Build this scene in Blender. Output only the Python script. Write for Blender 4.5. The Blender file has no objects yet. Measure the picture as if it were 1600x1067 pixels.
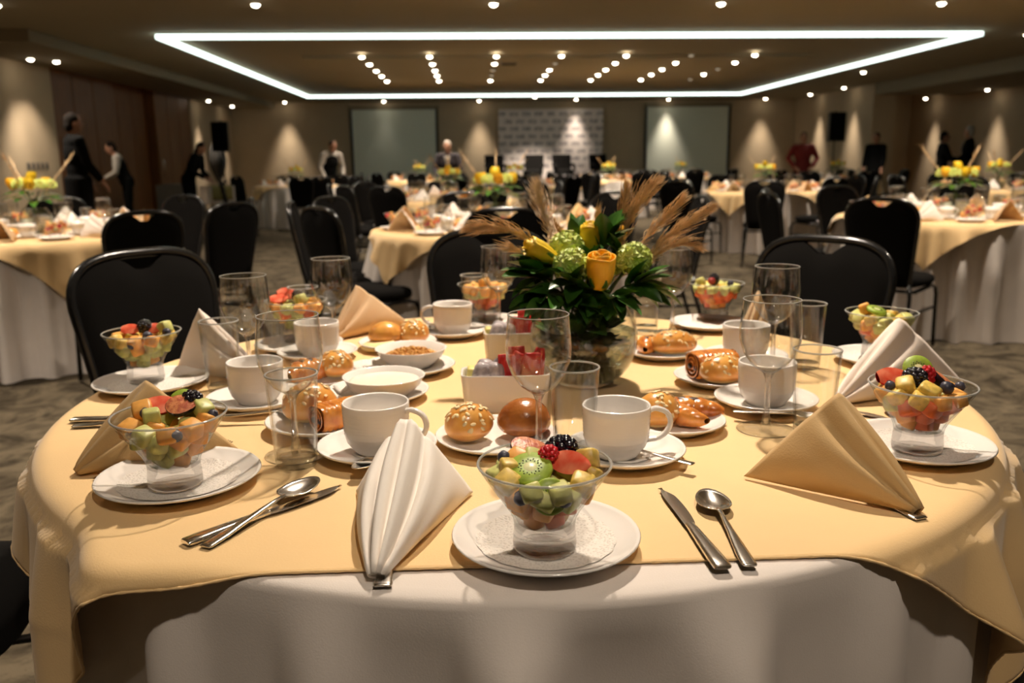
import bpy, bmesh, math, random
import numpy as np
from mathutils import Matrix, Vector, Euler

random.seed(7)
SC = bpy.context.scene
COL = SC.collection
PI = math.pi

# ------------------------------------------------------------------ camera
CAM_H = 1.165
FPX = 1330.0                       # focal length in pixels of a 1600 px wide frame
PITCH, ROLL, YAW = math.radians(11.95), math.radians(.6), math.radians(2.6)
fw = Vector((math.sin(YAW)*math.cos(PITCH), math.cos(YAW)*math.cos(PITCH), -math.sin(PITCH)))
r0 = Vector((math.cos(YAW), -math.sin(YAW), 0)); u0 = r0.cross(fw)
rt = math.cos(ROLL)*r0 - math.sin(ROLL)*u0
up = math.cos(ROLL)*u0 + math.sin(ROLL)*r0
cam_d = bpy.data.cameras.new('camera'); cam = bpy.data.objects.new('camera', cam_d); COL.objects.link(cam)
cam.matrix_world = Matrix(((rt.x, up.x, -fw.x, 0), (rt.y, up.y, -fw.y, 0), (rt.z, up.z, -fw.z, CAM_H), (0, 0, 0, 1)))
cam_d.sensor_width = 36; cam_d.lens = FPX/1600*36
cam_d.clip_start = .05; cam_d.clip_end = 100
cam_d.dof.use_dof = True; cam_d.dof.focus_distance = 1.02; cam_d.dof.aperture_fstop = 5.6
SC.camera = cam

def ray(x, y): return fw + (x-800)/FPX*rt - (y-533.5)/FPX*up
def at(x, y, z=.752):              # point of the plane z under that line of sight
    d = ray(x, y); t = (z-CAM_H)/d.z
    return Vector((d.x*t, d.y*t, z))
def aty(x, y, Y):
    d = ray(x, y); t = Y/d.y
    return Vector((d.x*t, Y, CAM_H+d.z*t))

# ------------------------------------------------------------------ world, exposure, lamps
w = bpy.data.worlds.new('world'); SC.world = w; w.use_nodes = True
w.node_tree.nodes['Background'].inputs[0].default_value = (1, .8, .6, 1)
w.node_tree.nodes['Background'].inputs[1].default_value = .01
SC.view_settings.view_transform = 'Standard'; SC.view_settings.look = 'None'
SC.view_settings.exposure = 0.0; SC.view_settings.gamma = 1.0
SC.view_settings.use_curve_mapping = False
SC.cycles.transparent_max_bounces = 40
SC.cycles.caustics_reflective = False; SC.cycles.caustics_refractive = False
SC.cycles.sample_clamp_indirect = 6

CEIL = 3.0
WARM = (1, .85, .69)
DOWN_W = 345.0
GRID_W = 170.0
WASH_W = 260.0
def spot(x, y, z, watts, size=100, blend=.7, tilt=(0, 0), rad=.05, col=WARM):
    d = bpy.data.lights.new('downlight_lamp', 'SPOT'); d.energy = watts; d.color = col
    d.spot_size = math.radians(size); d.spot_blend = blend; d.shadow_soft_size = rad
    o = bpy.data.objects.new('downlight_lamp', d); COL.objects.link(o)
    o.location = (x, y, z); o.rotation_euler = (tilt[0], tilt[1], 0); return o
DOWN_X = (-5.44, -2.48, .31, 3.04, 5.75)
DOWN = [(x, y) for y in (-3.1, -.35, 2.40, 5.15, 7.9, 10.7) for x in DOWN_X] + [(-6.7, 14.83), (8.4, 7.9), (8.4, 2.4), (8.6, 13.4), (8.6, 19)]
GRID = [(x, y) for i, x in enumerate((-1.83, -.67, .48, 1.61, 2.74, 3.88, 5.01)) for j, y in enumerate((15.4, 16.55, 17.7, 18.75, 19.9))]
GRID_DIM = {(2, 2), (2, 3), (3, 1), (5, 0), (6, 2), (6, 4)}
# wall washers: x, y, share of the watts, cone
WASH = [(-5.6, 27.06, 1.5, 54), (-2.6, 27.0, .06, 60), (.3, 27.06, 1.3, 54), (3.25, 26.78, 1.2, 56), (1.9, 25.6, 4.5, 100), (6.15, 27.02, 1.2, 56), (9.2, 27.06, 1.5, 54),  # the wide, strongest one is an added lamp that brightens the backdrop
        (-6.95, 14.5, .9, 54), (-6.95, 23.9, 1.5, 54), (-6.95, 26.2, 1.5, 54), (9.96, 25.4, 1.5, 54), (9.96, 23.1, 1.5, 54)]
ALCOVE = ((12.26, 23.2), (12.26, 20.4))
for (x, y) in DOWN: spot(x, y, (CEIL if x > -6.5 else 2.84)-.06, DOWN_W*(.35 if x < -6.5 else .32 if y < 0 else 1.15))
for i, (x, y) in enumerate(GRID):
    if (i//5, i % 5) not in GRID_DIM: spot(x, y, CEIL-.105, GRID_W)
for (x, y, k, c) in WASH: spot(x, y, CEIL-.06 if x > -6.5 else 2.78, WASH_W*k, c, 1.0, rad=.11)
for (x, y) in ALCOVE: spot(x, y, 2.66, WASH_W*1.2, 54, 1.0, rad=.11)

# ------------------------------------------------------------------ mesh builder
class MB:
    def __init__(s): s.v = []; s.f = []; s.m = []
    def add(s, vs, fs, mi=0):
        b = len(s.v); s.v.extend(tuple(p) for p in vs); s.f.extend(tuple(i+b for i in f) for f in fs); s.m.extend([mi]*len(fs)); return s
    def grid(s, fn, nu, nv, cu=False, cv=False, mi=0):
        ru = nu if cu else nu+1; rv = nv if cv else nv+1
        vs = [fn(i/nu, j/nv) for i in range(ru) for j in range(rv)]
        fs = [(i % ru*rv+j % rv, (i+1) % ru*rv+j % rv, (i+1) % ru*rv+(j+1) % rv, i % ru*rv+(j+1) % rv) for i in range(nu) for j in range(nv)]
        return s.add(vs, fs, mi)
    def lathe(s, prof, n=32, c=(0, 0, 0), mi=0):
        vs = []; fs = []; rings = []
        for r, z in prof:
            if r < 1e-6: rings.append([len(vs)]); vs.append((c[0], c[1], c[2]+z))
            else:
                rings.append(list(range(len(vs), len(vs)+n)))
                vs += [(c[0]+r*math.cos(2*PI*k/n), c[1]+r*math.sin(2*PI*k/n), c[2]+z) for k in range(n)]
        for a, b in zip(rings, rings[1:]):
            for k in range(n):
                k2 = (k+1) % n
                if len(a) == 1 and len(b) == 1: break
                if len(a) == 1: fs.append((a[0], b[k2], b[k]))
                elif len(b) == 1: fs.append((a[k], a[k2], b[0]))
                else: fs.append((a[k], a[k2], b[k2], b[k]))
        return s.add(vs, fs, mi)
    def tube(s, pts, rad, n=8, cap=True, flat=1.0, closed=False, mi=0):
        pts = [Vector(p) for p in pts]; N = len(pts)
        if not hasattr(rad, '__len__'): rad = [rad]*N
        vs = []; fs = []; ref = None
        for i, p in enumerate(pts):
            t = (pts[(i+1) % N]-pts[i-1]) if closed else (pts[min(i+1, N-1)]-pts[max(i-1, 0)])
            if t.length < 1e-9: t = Vector((0, 0, 1))
            t.normalize()
            if ref is None: ref = Vector((0, 0, 1)) if abs(t.z) < .9 else Vector((1, 0, 0))
            a = t.cross(ref)
            if a.length < 1e-6: a = t.orthogonal()
            a.normalize(); b = a.cross(t); ref = b
            vs += [p+a*math.cos(2*PI*k/n)*rad[i]+b*math.sin(2*PI*k/n)*rad[i]*flat for k in range(n)]
        for i in range(N if closed else N-1):
            j = (i+1) % N
            fs += [(i*n+k, i*n+(k+1) % n, j*n+(k+1) % n, j*n+k) for k in range(n)]
        if cap and not closed:
            fs.append(tuple(range(n-1, -1, -1))); fs.append(tuple((N-1)*n+k for k in range(n)))
        return s.add(vs, fs, mi)
    def ell(s, c, r, rot=None, nu=14, nv=8, e=1.0, mi=0):
        c = Vector(c); M = Euler(rot).to_matrix() if rot else None
        sg = lambda x: math.copysign(abs(x)**e, x)
        vs = []; fs = []
        for j in range(nv+1):
            ph = PI*j/nv-PI/2
            ring = 1 if j in (0, nv) else nu
            for i in range(ring):
                th = 2*PI*i/nu
                p = Vector((sg(math.cos(ph))*sg(math.cos(th))*r[0], sg(math.cos(ph))*sg(math.sin(th))*r[1], sg(math.sin(ph))*r[2]))
                vs.append(c+(M @ p if M else p))
        idx = lambda j, i: 0 if j == 0 else (len(vs)-1 if j == nv else 1+(j-1)*nu+i % nu)
        for j in range(nv):
            for i in range(nu):
                if j == 0: fs.append((0, idx(1, i+1), idx(1, i)))
                elif j == nv-1: fs.append((idx(j, i), idx(j, i+1), idx(nv, 0)))
                else: fs.append((idx(j, i), idx(j, i+1), idx(j+1, i+1), idx(j+1, i)))
        return s.add(vs, fs, mi)
    def box(s, c, d, rot=None, mi=0):
        c = Vector(c); M = Euler(rot).to_matrix() if rot else None
        vs = []
        for x in (-1, 1):
            for y in (-1, 1):
                for z in (-1, 1):
                    p = Vector((x*d[0]/2, y*d[1]/2, z*d[2]/2)); vs.append(c+(M @ p if M else p))
        return s.add(vs, [(0, 1, 3, 2), (4, 6, 7, 5), (0, 4, 5, 1), (2, 3, 7, 6), (0, 2, 6, 4), (1, 5, 7, 3)], mi)
    def build(s, name, mat, parent=None, smooth=True, bevel=0, solid=0, sub=0, loc=None, sharp=None):
        me = bpy.data.meshes.new(name); me.from_pydata(s.v, [], s.f)
        for m in (mat if isinstance(mat, (list, tuple)) else [mat]): me.materials.append(m)
        if any(s.m): me.polygons.foreach_set('material_index', s.m)
        if smooth: me.polygons.foreach_set('use_smooth', [True]*len(me.polygons))
        me.update()
        o = bpy.data.objects.new(name, me); COL.objects.link(o)
        if parent is not None: o.parent = parent
        if loc: o.location = loc
        if bevel:
            b = o.modifiers.new('bevel', 'BEVEL'); b.width = bevel; b.segments = 2; b.limit_method = 'ANGLE'
        if solid:
            b = o.modifiers.new('solid', 'SOLIDIFY'); b.thickness = solid; b.offset = 0
        if sub:
            b = o.modifiers.new('sub', 'SUBSURF'); b.levels = sub; b.render_levels = sub
        if sharp is not None and smooth: me.set_sharp_from_angle(angle=math.radians(sharp))
        return o

def tag(o, label, cat, group=None, kind=None):
    if label: o['label'] = label
    if cat: o['category'] = cat
    if group: o['group'] = group
    if kind: o['kind'] = kind
    return o
def thing(name, label, cat, loc=(0, 0, 0), rz=0, group=None):
    o = bpy.data.objects.new(name, None); COL.objects.link(o); o.empty_display_size = .02
    o.location = loc; o.rotation_euler = (0, 0, rz)
    return tag(o, label, cat, group)
def struct(name, mb, mat, **k):
    o = mb.build(name, mat, **k); o['kind'] = 'structure'; return o
def clone(root, loc, rz=None, label=None, group=None):
    r = root.copy(); COL.objects.link(r); r.location = loc
    if rz is not None: r.rotation_euler = (0, 0, rz)
    if label: r['label'] = label
    if group: r['group'] = group
    elif 'group' in r: del r['group']
    for ch in root.children:
        c = ch.copy(); COL.objects.link(c); c.parent = r
        for g in ch.children:
            d = g.copy(); COL.objects.link(d); d.parent = c
    return r
def done(root):                    # a pattern that was only copied from is taken away again
    for ch in list(root.children):
        for g in list(ch.children): bpy.data.objects.remove(g)
        bpy.data.objects.remove(ch)
    bpy.data.objects.remove(root)

# ------------------------------------------------------------------ materials
def nt(name):
    m = bpy.data.materials.new(name); m.use_nodes = True
    t = m.node_tree; t.nodes.clear(); out = t.nodes.new('ShaderNodeOutputMaterial'); return m, t, out
def srgb(c):
    return tuple((x/255/12.92 if x/255 <= .04045 else ((x/255+.055)/1.055)**2.4) for x in c)
def mat(name, col, rough=.5, metal=0, noise=0, nscale=20, bump=0, bscale=60, col2=None, spec=.5, sheen=0, coat=0, sss=0, coord='Object', detail=4, stretch=None):
    m, t, out = nt(name); L = t.links
    b = t.nodes.new('ShaderNodeBsdfPrincipled'); L.new(b.outputs[0], out.inputs[0])
    b.inputs['Base Color'].default_value = (*col, 1); b.inputs['Roughness'].default_value = rough
    b.inputs['Metallic'].default_value = metal; b.inputs['Specular IOR Level'].default_value = spec
    if sheen: b.inputs['Sheen Weight'].default_value = sheen
    if coat: b.inputs['Coat Weight'].default_value = coat; b.inputs['Coat Roughness'].default_value = .15
    if sss:
        b.inputs['Subsurface Weight'].default_value = sss; b.inputs['Subsurface Radius'].default_value = (.006, .004, .003)
        b.inputs['Subsurface Scale'].default_value = 1
    if noise or bump:
        tc = t.nodes.new('ShaderNodeTexCoord'); src = tc.outputs[coord]
        if stretch:
            mp = t.nodes.new('ShaderNodeMapping'); mp.inputs['Scale'].default_value = stretch
            L.new(src, mp.inputs[0]); src = mp.outputs[0]
    if noise:
        n = t.nodes.new('ShaderNodeTexNoise'); n.inputs['Scale'].default_value = nscale; n.inputs['Detail'].default_value = detail
        L.new(src, n.inputs['Vector'])
        r = t.nodes.new('ShaderNodeValToRGB'); c2 = col2 or tuple(x*(1-noise) for x in col)
        r.color_ramp.elements[0].position = .35; r.color_ramp.elements[1].position = .65
        r.color_ramp.elements[0].color = (*col, 1); r.color_ramp.elements[1].color = (*c2, 1)
        L.new(n.outputs[0], r.inputs[0]); L.new(r.outputs[0], b.inputs['Base Color'])
    if bump:
        n = t.nodes.new('ShaderNodeTexNoise'); n.inputs['Scale'].default_value = bscale; n.inputs['Detail'].default_value = 3
        L.new(src, n.inputs['Vector'])
        bp = t.nodes.new('ShaderNodeBump'); bp.inputs['Strength'].default_value = bump; bp.inputs['Distance'].default_value = .002
        L.new(n.outputs[0], bp.inputs['Height']); L.new(bp.outputs[0], b.inputs['Normal'])
    return m
def emit(name, col, s):
    m, t, out = nt(name); e = t.nodes.new('ShaderNodeEmission'); e.inputs[0].default_value = (*col, 1); e.inputs[1].default_value = s
    t.links.new(e.outputs[0], out.inputs[0]); return m
def thin_glass(name, tint=(.992, .995, .992), edge=(.36, .39, .37), refl=1.7, painted_glint=0):
    # thin walled clear glass: light passes straight through, tinted towards grazing angles, mirror by fresnel
    m, t, out = nt(name); L = t.links
    tr = t.nodes.new('ShaderNodeBsdfTransparent'); gl = t.nodes.new('ShaderNodeBsdfGlossy'); gl.inputs['Roughness'].default_value = .035
    lw = t.nodes.new('ShaderNodeLayerWeight'); lw.inputs['Blend'].default_value = .5     # facing = 1 - |cos|
    mc = t.nodes.new('ShaderNodeMix'); mc.data_type = 'RGBA'
    pw = t.nodes.new('ShaderNodeMath'); pw.operation = 'POWER'; pw.inputs[1].default_value = 6.0
    L.new(lw.outputs['Facing'], pw.inputs[0]); L.new(pw.outputs[0], mc.inputs[0])
    mc.inputs[6].default_value = (*tint, 1); mc.inputs[7].default_value = (*edge, 1); L.new(mc.outputs[2], tr.inputs[0])
    p5 = t.nodes.new('ShaderNodeMath'); p5.operation = 'POWER'; p5.inputs[1].default_value = 5.0; L.new(lw.outputs['Facing'], p5.inputs[0])
    ml = t.nodes.new('ShaderNodeMath'); ml.operation = 'MULTIPLY_ADD'; ml.inputs[1].default_value = .6*refl; ml.inputs[2].default_value = .045*refl; ml.use_clamp = True
    L.new(p5.outputs[0], ml.inputs[0])
    mx = t.nodes.new('ShaderNodeMixShader'); L.new(ml.outputs[0], mx.inputs[0]); L.new(tr.outputs[0], mx.inputs[1]); L.new(gl.outputs[0], mx.inputs[2])
    if painted_glint:                        # white diffuse painted in for the light a polished lip catches
        df = t.nodes.new('ShaderNodeBsdfDiffuse'); df.inputs[0].default_value = (.9, .88, .84, 1); m2 = t.nodes.new('ShaderNodeMixShader'); m2.inputs[0].default_value = painted_glint
        L.new(mx.outputs[0], m2.inputs[1]); L.new(df.outputs[0], m2.inputs[2]); mx = m2
    L.new(mx.outputs[0], out.inputs[0]); return m
def thick_glass(name, ior=1.5, col=(1, 1, 1), clear=.40):
    m, t, out = nt(name); L = t.links
    g = t.nodes.new('ShaderNodeBsdfGlass'); g.inputs['IOR'].default_value = ior; g.inputs['Roughness'].default_value = 0; g.inputs[0].default_value = (*col, 1)
    tr = t.nodes.new('ShaderNodeBsdfTransparent'); tr.inputs[0].default_value = (*col, 1)
    mx = t.nodes.new('ShaderNodeMixShader'); mx.inputs[0].default_value = clear
    L.new(g.outputs[0], mx.inputs[1]); L.new(tr.outputs[0], mx.inputs[2]); L.new(mx.outputs[0], out.inputs[0]); return m

M = {}
M['china'] = mat('white china', (.86, .815, .765), .12, spec=.6)
M['china_in'] = mat('white china stacking ribs', (.86, .815, .765), .15, bump=.25, bscale=14, stretch=(1, 1, 12))
M['white_cloth'] = mat('white table linen', (.76, .69, .63), .85, noise=.05, nscale=9, bump=.12, bscale=500, sheen=.1)
M['gold_cloth'] = mat('gold table linen', (.84, .575, .27), .75, noise=.06, nscale=7, bump=.15, bscale=420, sheen=.25)
M['napkin_white'] = mat('white napkin linen', (.82, .76, .69), .85, noise=.03, nscale=15, bump=.12, bscale=500)
M['napkin_pink'] = mat('pale pink beige napkin linen', (.82, .71, .62), .85, noise=.03, nscale=15, bump=.12, bscale=500)
M['napkin_gold'] = mat('gold napkin linen', (.58, .375, .155), .75, noise=.05, nscale=12, bump=.15, bscale=450, sheen=.2)
M['napkin_tan'] = mat('tan napkin linen', (.62, .42, .24), .8, noise=.05, nscale=12, bump=.12, bscale=450)
M['steel'] = mat('polished steel', (.82, .78, .72), .20, 1)
M['black_fabric'] = mat('black upholstery', (.006, .0055, .005), 1, bump=.15, bscale=250, spec=.08)
M['black_frame'] = mat('black lacquered tube', (.008, .008, .008), .22, spec=.6)
M['black_plastic'] = mat('black plastic', (.012, .012, .012), .5)
M['glass'] = thin_glass('clear drinking glass')
M['bowl_glass'] = thin_glass('clear bowl glass', edge=(.42, .49, .47), refl=1.0)
M['rim'] = thin_glass('rounded glass lip', tint=(.88, .90, .88), edge=(.35, .38, .36), refl=4.0, painted_glint=.28)
M['thick'] = thin_glass('thick clear glass', tint=(.965, .975, .97), edge=(.22, .25, .24), refl=2.4)
M['base_glass'] = thick_glass('thick bowl foot glass', 1.5, (1, 1, 1), .55)
M['tumbler'] = thin_glass('tumbler glass', edge=(.20, .23, .22), refl=1.4)
M['water'] = thick_glass('water', 1.33, (.86, .91, .84), .35)
M['wood'] = mat('dark brown wood veneer', srgb((136, 84, 38)), .5, noise=.35, nscale=3, stretch=(6, 6, .6), detail=6)
M['wall'] = mat('beige wall covering', (.56, .435, .285), .85, noise=.05, nscale=3, bump=.08, bscale=90)
M['ceiling'] = mat('warm grey ceiling paint', (.36, .305, .205), .9, noise=.03, nscale=.7)
M['soffit'] = mat('taupe soffit paint', (.27, .225, .15), .9, noise=.03, nscale=.7)
M['bar'] = emit('cool white light profile', (.86, 1, .91), 3.4)
M['lens'] = emit('warm downlight lens', (1, .88, .68), 26)
M['lens_dim'] = emit('dim downlight lens', (1, .80, .55), .5)
M['ring'] = mat('downlight trim', (.25, .22, .18), .5)
def carpet():
    m, t, out = nt('patterned brown carpet'); L = t.links
    b = t.nodes.new('ShaderNodeBsdfPrincipled'); b.inputs['Roughness'].default_value = 1; b.inputs['Specular IOR Level'].default_value = .1
    tc = t.nodes.new('ShaderNodeTexCoord'); n1 = t.nodes.new('ShaderNodeTexNoise'); n1.inputs['Scale'].default_value = 4.5; n1.inputs['Detail'].default_value = 6; n1.inputs['Distortion'].default_value = 1.6; n1.inputs['Roughness'].default_value = .65
    n2 = t.nodes.new('ShaderNodeTexNoise'); n2.inputs['Scale'].default_value = 260
    L.new(tc.outputs['Object'], n1.inputs[0]); L.new(tc.outputs['Object'], n2.inputs[0])
    r = t.nodes.new('ShaderNodeValToRGB'); r.color_ramp.elements[0].position = .38; r.color_ramp.elements[1].position = .62
    r.color_ramp.elements[0].color = (.032, .025, .016, 1); r.color_ramp.elements[1].color = (.115, .092, .060, 1)
    L.new(n1.outputs[0], r.inputs[0]); L.new(r.outputs[0], b.inputs['Base Color'])
    bp = t.nodes.new('ShaderNodeBump'); bp.inputs['Strength'].default_value = .6; bp.inputs['Distance'].default_value = .004
    L.new(n2.outputs[0], bp.inputs['Height']); L.new(bp.outputs[0], b.inputs['Normal']); L.new(b.outputs[0], out.inputs[0]); return m
M['carpet'] = carpet()

# ------------------------------------------------------------------ the room
XL, XR, XA, Y0, Y1 = -7.3, 10.3, 12.6, -6.0, 27.4
WD = [(15.85, 18.5), (18.5, 20.9), (20.9, 23.4)]        # the wood panelling along the left wall
b = MB().box((2.65, 10.7, -.05), (21, 34.5, .1)); struct('floor', b, M['carpet'], smooth=False)
b = MB().box((2.65, 10.7, CEIL+.06), (21, 34.5, .12)); struct('ceiling', b, M['ceiling'], smooth=False)
b = MB().box((2.65, Y1+.1, 1.5), (21, .2, 3.1)); struct('wall_back', b, M['wall'], smooth=False)
b = MB().box((2.65, Y0-.1, 1.5), (21, .2, 3.1)); struct('wall_front', b, M['wall'], smooth=False)
b = MB().box((XL-.1, (Y0+15.85)/2, 1.5), (.2, 15.85-Y0, 3.1)).box((XL-.1, (23.4+Y1)/2, 1.5), (.2, Y1-23.4, 3.1)); struct('wall_left', b, M['wall'], smooth=False)
b = MB().box((XR+.3, (22.05+Y1)/2, 1.5), (.6, Y1-22.05, 3.1)); struct('wall_right', b, M['wall'], smooth=False)
b = MB().box((XA+.1, (Y0+Y1)/2, 1.5), (.2, Y1-Y0, 3.1)); struct('wall_alcove', b, M['wall'], smooth=False)
b = MB().box(((XR+XA)/2+.3, 24.7, 1.5), (XA-XR-.6, .2, 3.1)); struct('wall_alcove_end', b, M['wall'], smooth=False)
b = MB().box(((XR+XA)/2, 8.0, 2.86), (XA-XR, 28, .28)); struct('trim_1', b, M['soffit'], smooth=False)
b = MB().box((XL+.65, 20.0, 2.92), (1.3, 14.9, .16)); struct('trim_2', b, M['soffit'], smooth=False)
b = MB().box((1.65, 18.9, CEIL-.02), (9.1, 6.4, .05)); struct('trim_3', b, M['ceiling'], smooth=False)
b = MB().box(((XL+9)/2+.85, Y1-.012, .06), (17.6, .024, .12)); struct('baseboard_back', b, M['soffit'], smooth=False)
for i, (a, c) in enumerate(WD):
    dx = -.28 if i == 1 else -.06
    d = MB().box((XL+dx-.2, (a+c)/2, 1.5), (.4, c-a-.01, 3.0)); o = struct('door_%d' % (i+1), d, M['wood'], smooth=False, bevel=.004)
    n = 3
    for k in range(n):
        yy = a+(k+.5)*(c-a)/n
        MB().box((XL+dx+.012, yy, 1.45), (.025, (c-a)/n-.03, 2.8)).build('panel', M['wood'], o, smooth=False, bevel=.006)
    if i: MB().tube([(XL+dx+.05, a+.14, .9), (XL+dx+.08, a+.14, .92), (XL+dx+.08, a+.14, 1.28), (XL+dx+.05, a+.14, 1.3)], .012).build('door_handle', M['steel'], o)
# light profile: four luminous bars in a rectangle under the ceiling
LX0, LX1, LY0, LY1 = -4.40, 7.60, 13.0, 24.4
lp = thing('light_profile', 'large glowing rectangle of cool white light bars on the ceiling', 'ceiling light', ((LX0+LX1)/2, (LY0+LY1)/2, CEIL-.01))
cx, cy = lp.location.x, lp.location.y
for (x, y, dx, dy) in ((cx, LY0, LX1-LX0+.08, .08), (cx, LY1, LX1-LX0+.08, .08), (LX0, cy, .08, LY1-LY0-.08), (LX1, cy, .08, LY1-LY0-.08)):
    MB().box((x-cx, y-cy, -.04), (dx, dy, .06)).build('light_bar', M['bar'], lp, smooth=False)
    MB().box((x-cx, y-cy, -.004), (dx, dy, .012)).build('mounting_rail', M['ring'], lp, smooth=False)
# downlights
def downlight(x, y, z, label, group, dim=False, r=.05):
    t = thing('ceiling_downlight', label, 'downlight', (x, y, z), 0, group)
    MB().lathe([(r, -.002), (r+.018, -.004), (r+.018, -.012), (r+.002, -.014), (r, -.006)], 20).build('trim_ring', M['ring'], t)
    MB().lathe([(0, -.040), (r*.45, -.036), (r*.75, -.026), (r*.92, -.013), (r*.95, -.004), (0, -.003)], 20).build('lens', M['lens_dim' if dim else 'lens'], t)
    return t
NTH = ('first', 'second', 'third', 'fourth', 'fifth', 'sixth', 'seventh')
dl = None
def put_dl(x, y, z, label, group):
    global dl
    if dl is None: dl = downlight(x, y, z, label, group)
    else: clone(dl, (x, y, z), None, label, group)
for x, y in DOWN:
    if y == 10.7: put_dl(x, y, CEIL, 'round downlight, %s from the left in the row nearest the picture top' % NTH[DOWN_X.index(x)], 'downlights of the nearest row')
for x, y in DOWN:
    if y > 10.7: put_dl(x, y, CEIL if x > -6.5 else 2.84, 'round downlight in the '+('left soffit beside the wood panels' if x < 0 else 'bare ceiling at right, %s the light rectangle' % ('nearer corner of' if y < 15 else 'beside')), 'outer ceiling downlights')
    elif y < 10.7: put_dl(x, y, CEIL, 'ceiling downlight above the tables, %s row from behind the camera, %s from the left' % (NTH[sorted({q for _, q in DOWN}).index(y)], NTH[sorted(p for p, q in DOWN if q == y).index(x)]), 'downlights above the tables')
dd = None
for i, (x, y) in enumerate(GRID):
    lab = 'downlight of the ceiling grid, %s column from the left, %s row from the front' % (NTH[i//5], NTH[i % 5])
    if (i//5, i % 5) in GRID_DIM:
        if dd is None: dd = downlight(x, y, CEIL-.045, 'dim '+lab, 'dim downlights in the grid', True)
        else: clone(dd, (x, y, CEIL-.045), None, 'dim '+lab, 'dim downlights in the grid')
    else: put_dl(x, y, CEIL-.045, 'lit '+lab, 'lit downlights in the grid')
WL = ('wall downlight at the far left of the back wall', 'wall downlight above the left screen', 'wall downlight left of the printed backdrop', 'wall downlight glaring on the right half of the backdrop', 'added downlight brightening the middle of the backdrop', 'wall downlight glaring above the right screen', 'wall downlight at the far right of the back wall',
      'wall downlight above the switch plates at left', 'wall downlight behind the left loudspeaker', 'wall downlight in the far left corner', 'wall downlight in the far right corner', 'wall downlight behind the right loudspeaker')
for (x, y, k, c), l in zip(WASH, WL): put_dl(x, y, CEIL if x > -6.5 else 2.84, l, 'wall washing downlights')
for (x, y), l in zip(ALCOVE, ('far downlight in the right alcove soffit', 'near downlight in the right alcove soffit')): put_dl(x, y, 2.72, l, 'alcove downlights')
v = thing('ceiling_vent', 'small dark square vent in the middle of the downlight grid', 'vent', (.75, 16.6, CEIL-.05))
MB().box((0, 0, 0), (.3, .3, .02)).build('vent_frame', M['ring'], v, smooth=False)
for k in range(6): MB().box((0, -.1+k*.04, -.014), (.26, .02, .008), (.5, 0, 0)).build('slat', M['black_plastic'], v, smooth=False)
# switch plates on the left wall
sp = None
for k in range(5):
    y = 14.72+k*.155
    lab = 'dark switch plate on the left wall, ' + ('nearest the camera', 'second from the camera', 'third and middle one of five', 'second from the wood panels', 'nearest the wood panels')[k]
    t = thing('switch_plate', lab, 'switch', (XL+.006, y, 1.17), 0, 'switch plates on the left wall')
    MB().box((0, 0, 0), (.012, .1, .12)).build('plate', M['ring'], t, smooth=False, bevel=.004)
    MB().box((.008, 0, 0), (.01, .04, .07)).build('rocker', M['black_plastic'], t, smooth=False)

# projection screens
M['screen'] = mat('projection screen fabric', (.80, .84, .72), .8)
def screen(x0, x1, z0, z1, label):
    t = thing('projection_screen', label, 'screen', ((x0+x1)/2, Y1-.12, z0)); wd = x1-x0; h = z1-z0
    MB().box((0, 0, h/2), (wd, .012, h)).build('screen_fabric', M['screen'], t, smooth=False)
    for s in (-1, 1): MB().box((s*(wd/2+.04), 0, h/2), (.08, .03, h+.16)).build('side_border', M['black_plastic'], t, smooth=False)
    MB().box((0, 0, -.04), (wd, .03, .08)).build('bottom_border', M['black_plastic'], t, smooth=False)
    MB().box((0, .01, h+.05), (wd+.2, .1, .1)).build('roller_case', M['soffit'], t, smooth=False, bevel=.01)
    for s in (-1, 1): MB().tube([(s*wd*.4, .02, h+.1), (s*wd*.4, .1, h+.1)], .012).build('wall_bracket', M['black_plastic'], t)
screen(-3.62, -1.06, .62, 2.76, 'grey green projection screen on the far wall, left of the backdrop')
screen(5.55, 8.12, .62, 2.78, 'grey green projection screen on the far wall under the bright lamp, right of the backdrop')
# printed backdrop, too blurred to read: rows of small grey marks
def backdrop_mat():
    m, t, out = nt('printed backdrop fabric'); L = t.links
    b = t.nodes.new('ShaderNodeBsdfPrincipled'); b.inputs['Roughness'].default_value = .8
    tc = t.nodes.new('ShaderNodeTexCoord'); mp = t.nodes.new('ShaderNodeMapping'); mp.inputs['Rotation'].default_value = (PI/2, 0, 0)
    L.new(tc.outputs['Object'], mp.inputs[0])
    br = t.nodes.new('ShaderNodeTexBrick'); br.inputs['Scale'].default_value = 1; br.inputs['Brick Width'].default_value = .38; br.inputs['Row Height'].default_value = .225
    br.inputs['Mortar Size'].default_value = .060; br.inputs['Mortar Smooth'].default_value = .1; br.offset = .5
    L.new(mp.outputs[0], br.inputs['Vector'])
    ns = t.nodes.new('ShaderNodeTexNoise'); ns.inputs['Scale'].default_value = 22; L.new(tc.outputs['Object'], ns.inputs[0])
    th = t.nodes.new('ShaderNodeMath'); th.operation = 'GREATER_THAN'; th.inputs[1].default_value = .44; L.new(ns.outputs[0], th.inputs[0])
    iv = t.nodes.new('ShaderNodeMath'); iv.operation = 'SUBTRACT'; iv.inputs[0].default_value = 1; L.new(br.outputs['Fac'], iv.inputs[1])
    mu = t.nodes.new('ShaderNodeMath'); mu.operation = 'MULTIPLY'; L.new(th.outputs[0], mu.inputs[0]); L.new(iv.outputs[0], mu.inputs[1])
    mx = t.nodes.new('ShaderNodeMix'); mx.data_type = 'RGBA'; L.new(mu.outputs[0], mx.inputs[0])
    mx.inputs[6].default_value = (.84, .75, .70, 1); mx.inputs[7].default_value = (.36, .31, .31, 1)
    L.new(mx.outputs[2], b.inputs['Base Color']); L.new(b.outputs[0], out.inputs[0]); return m
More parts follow.
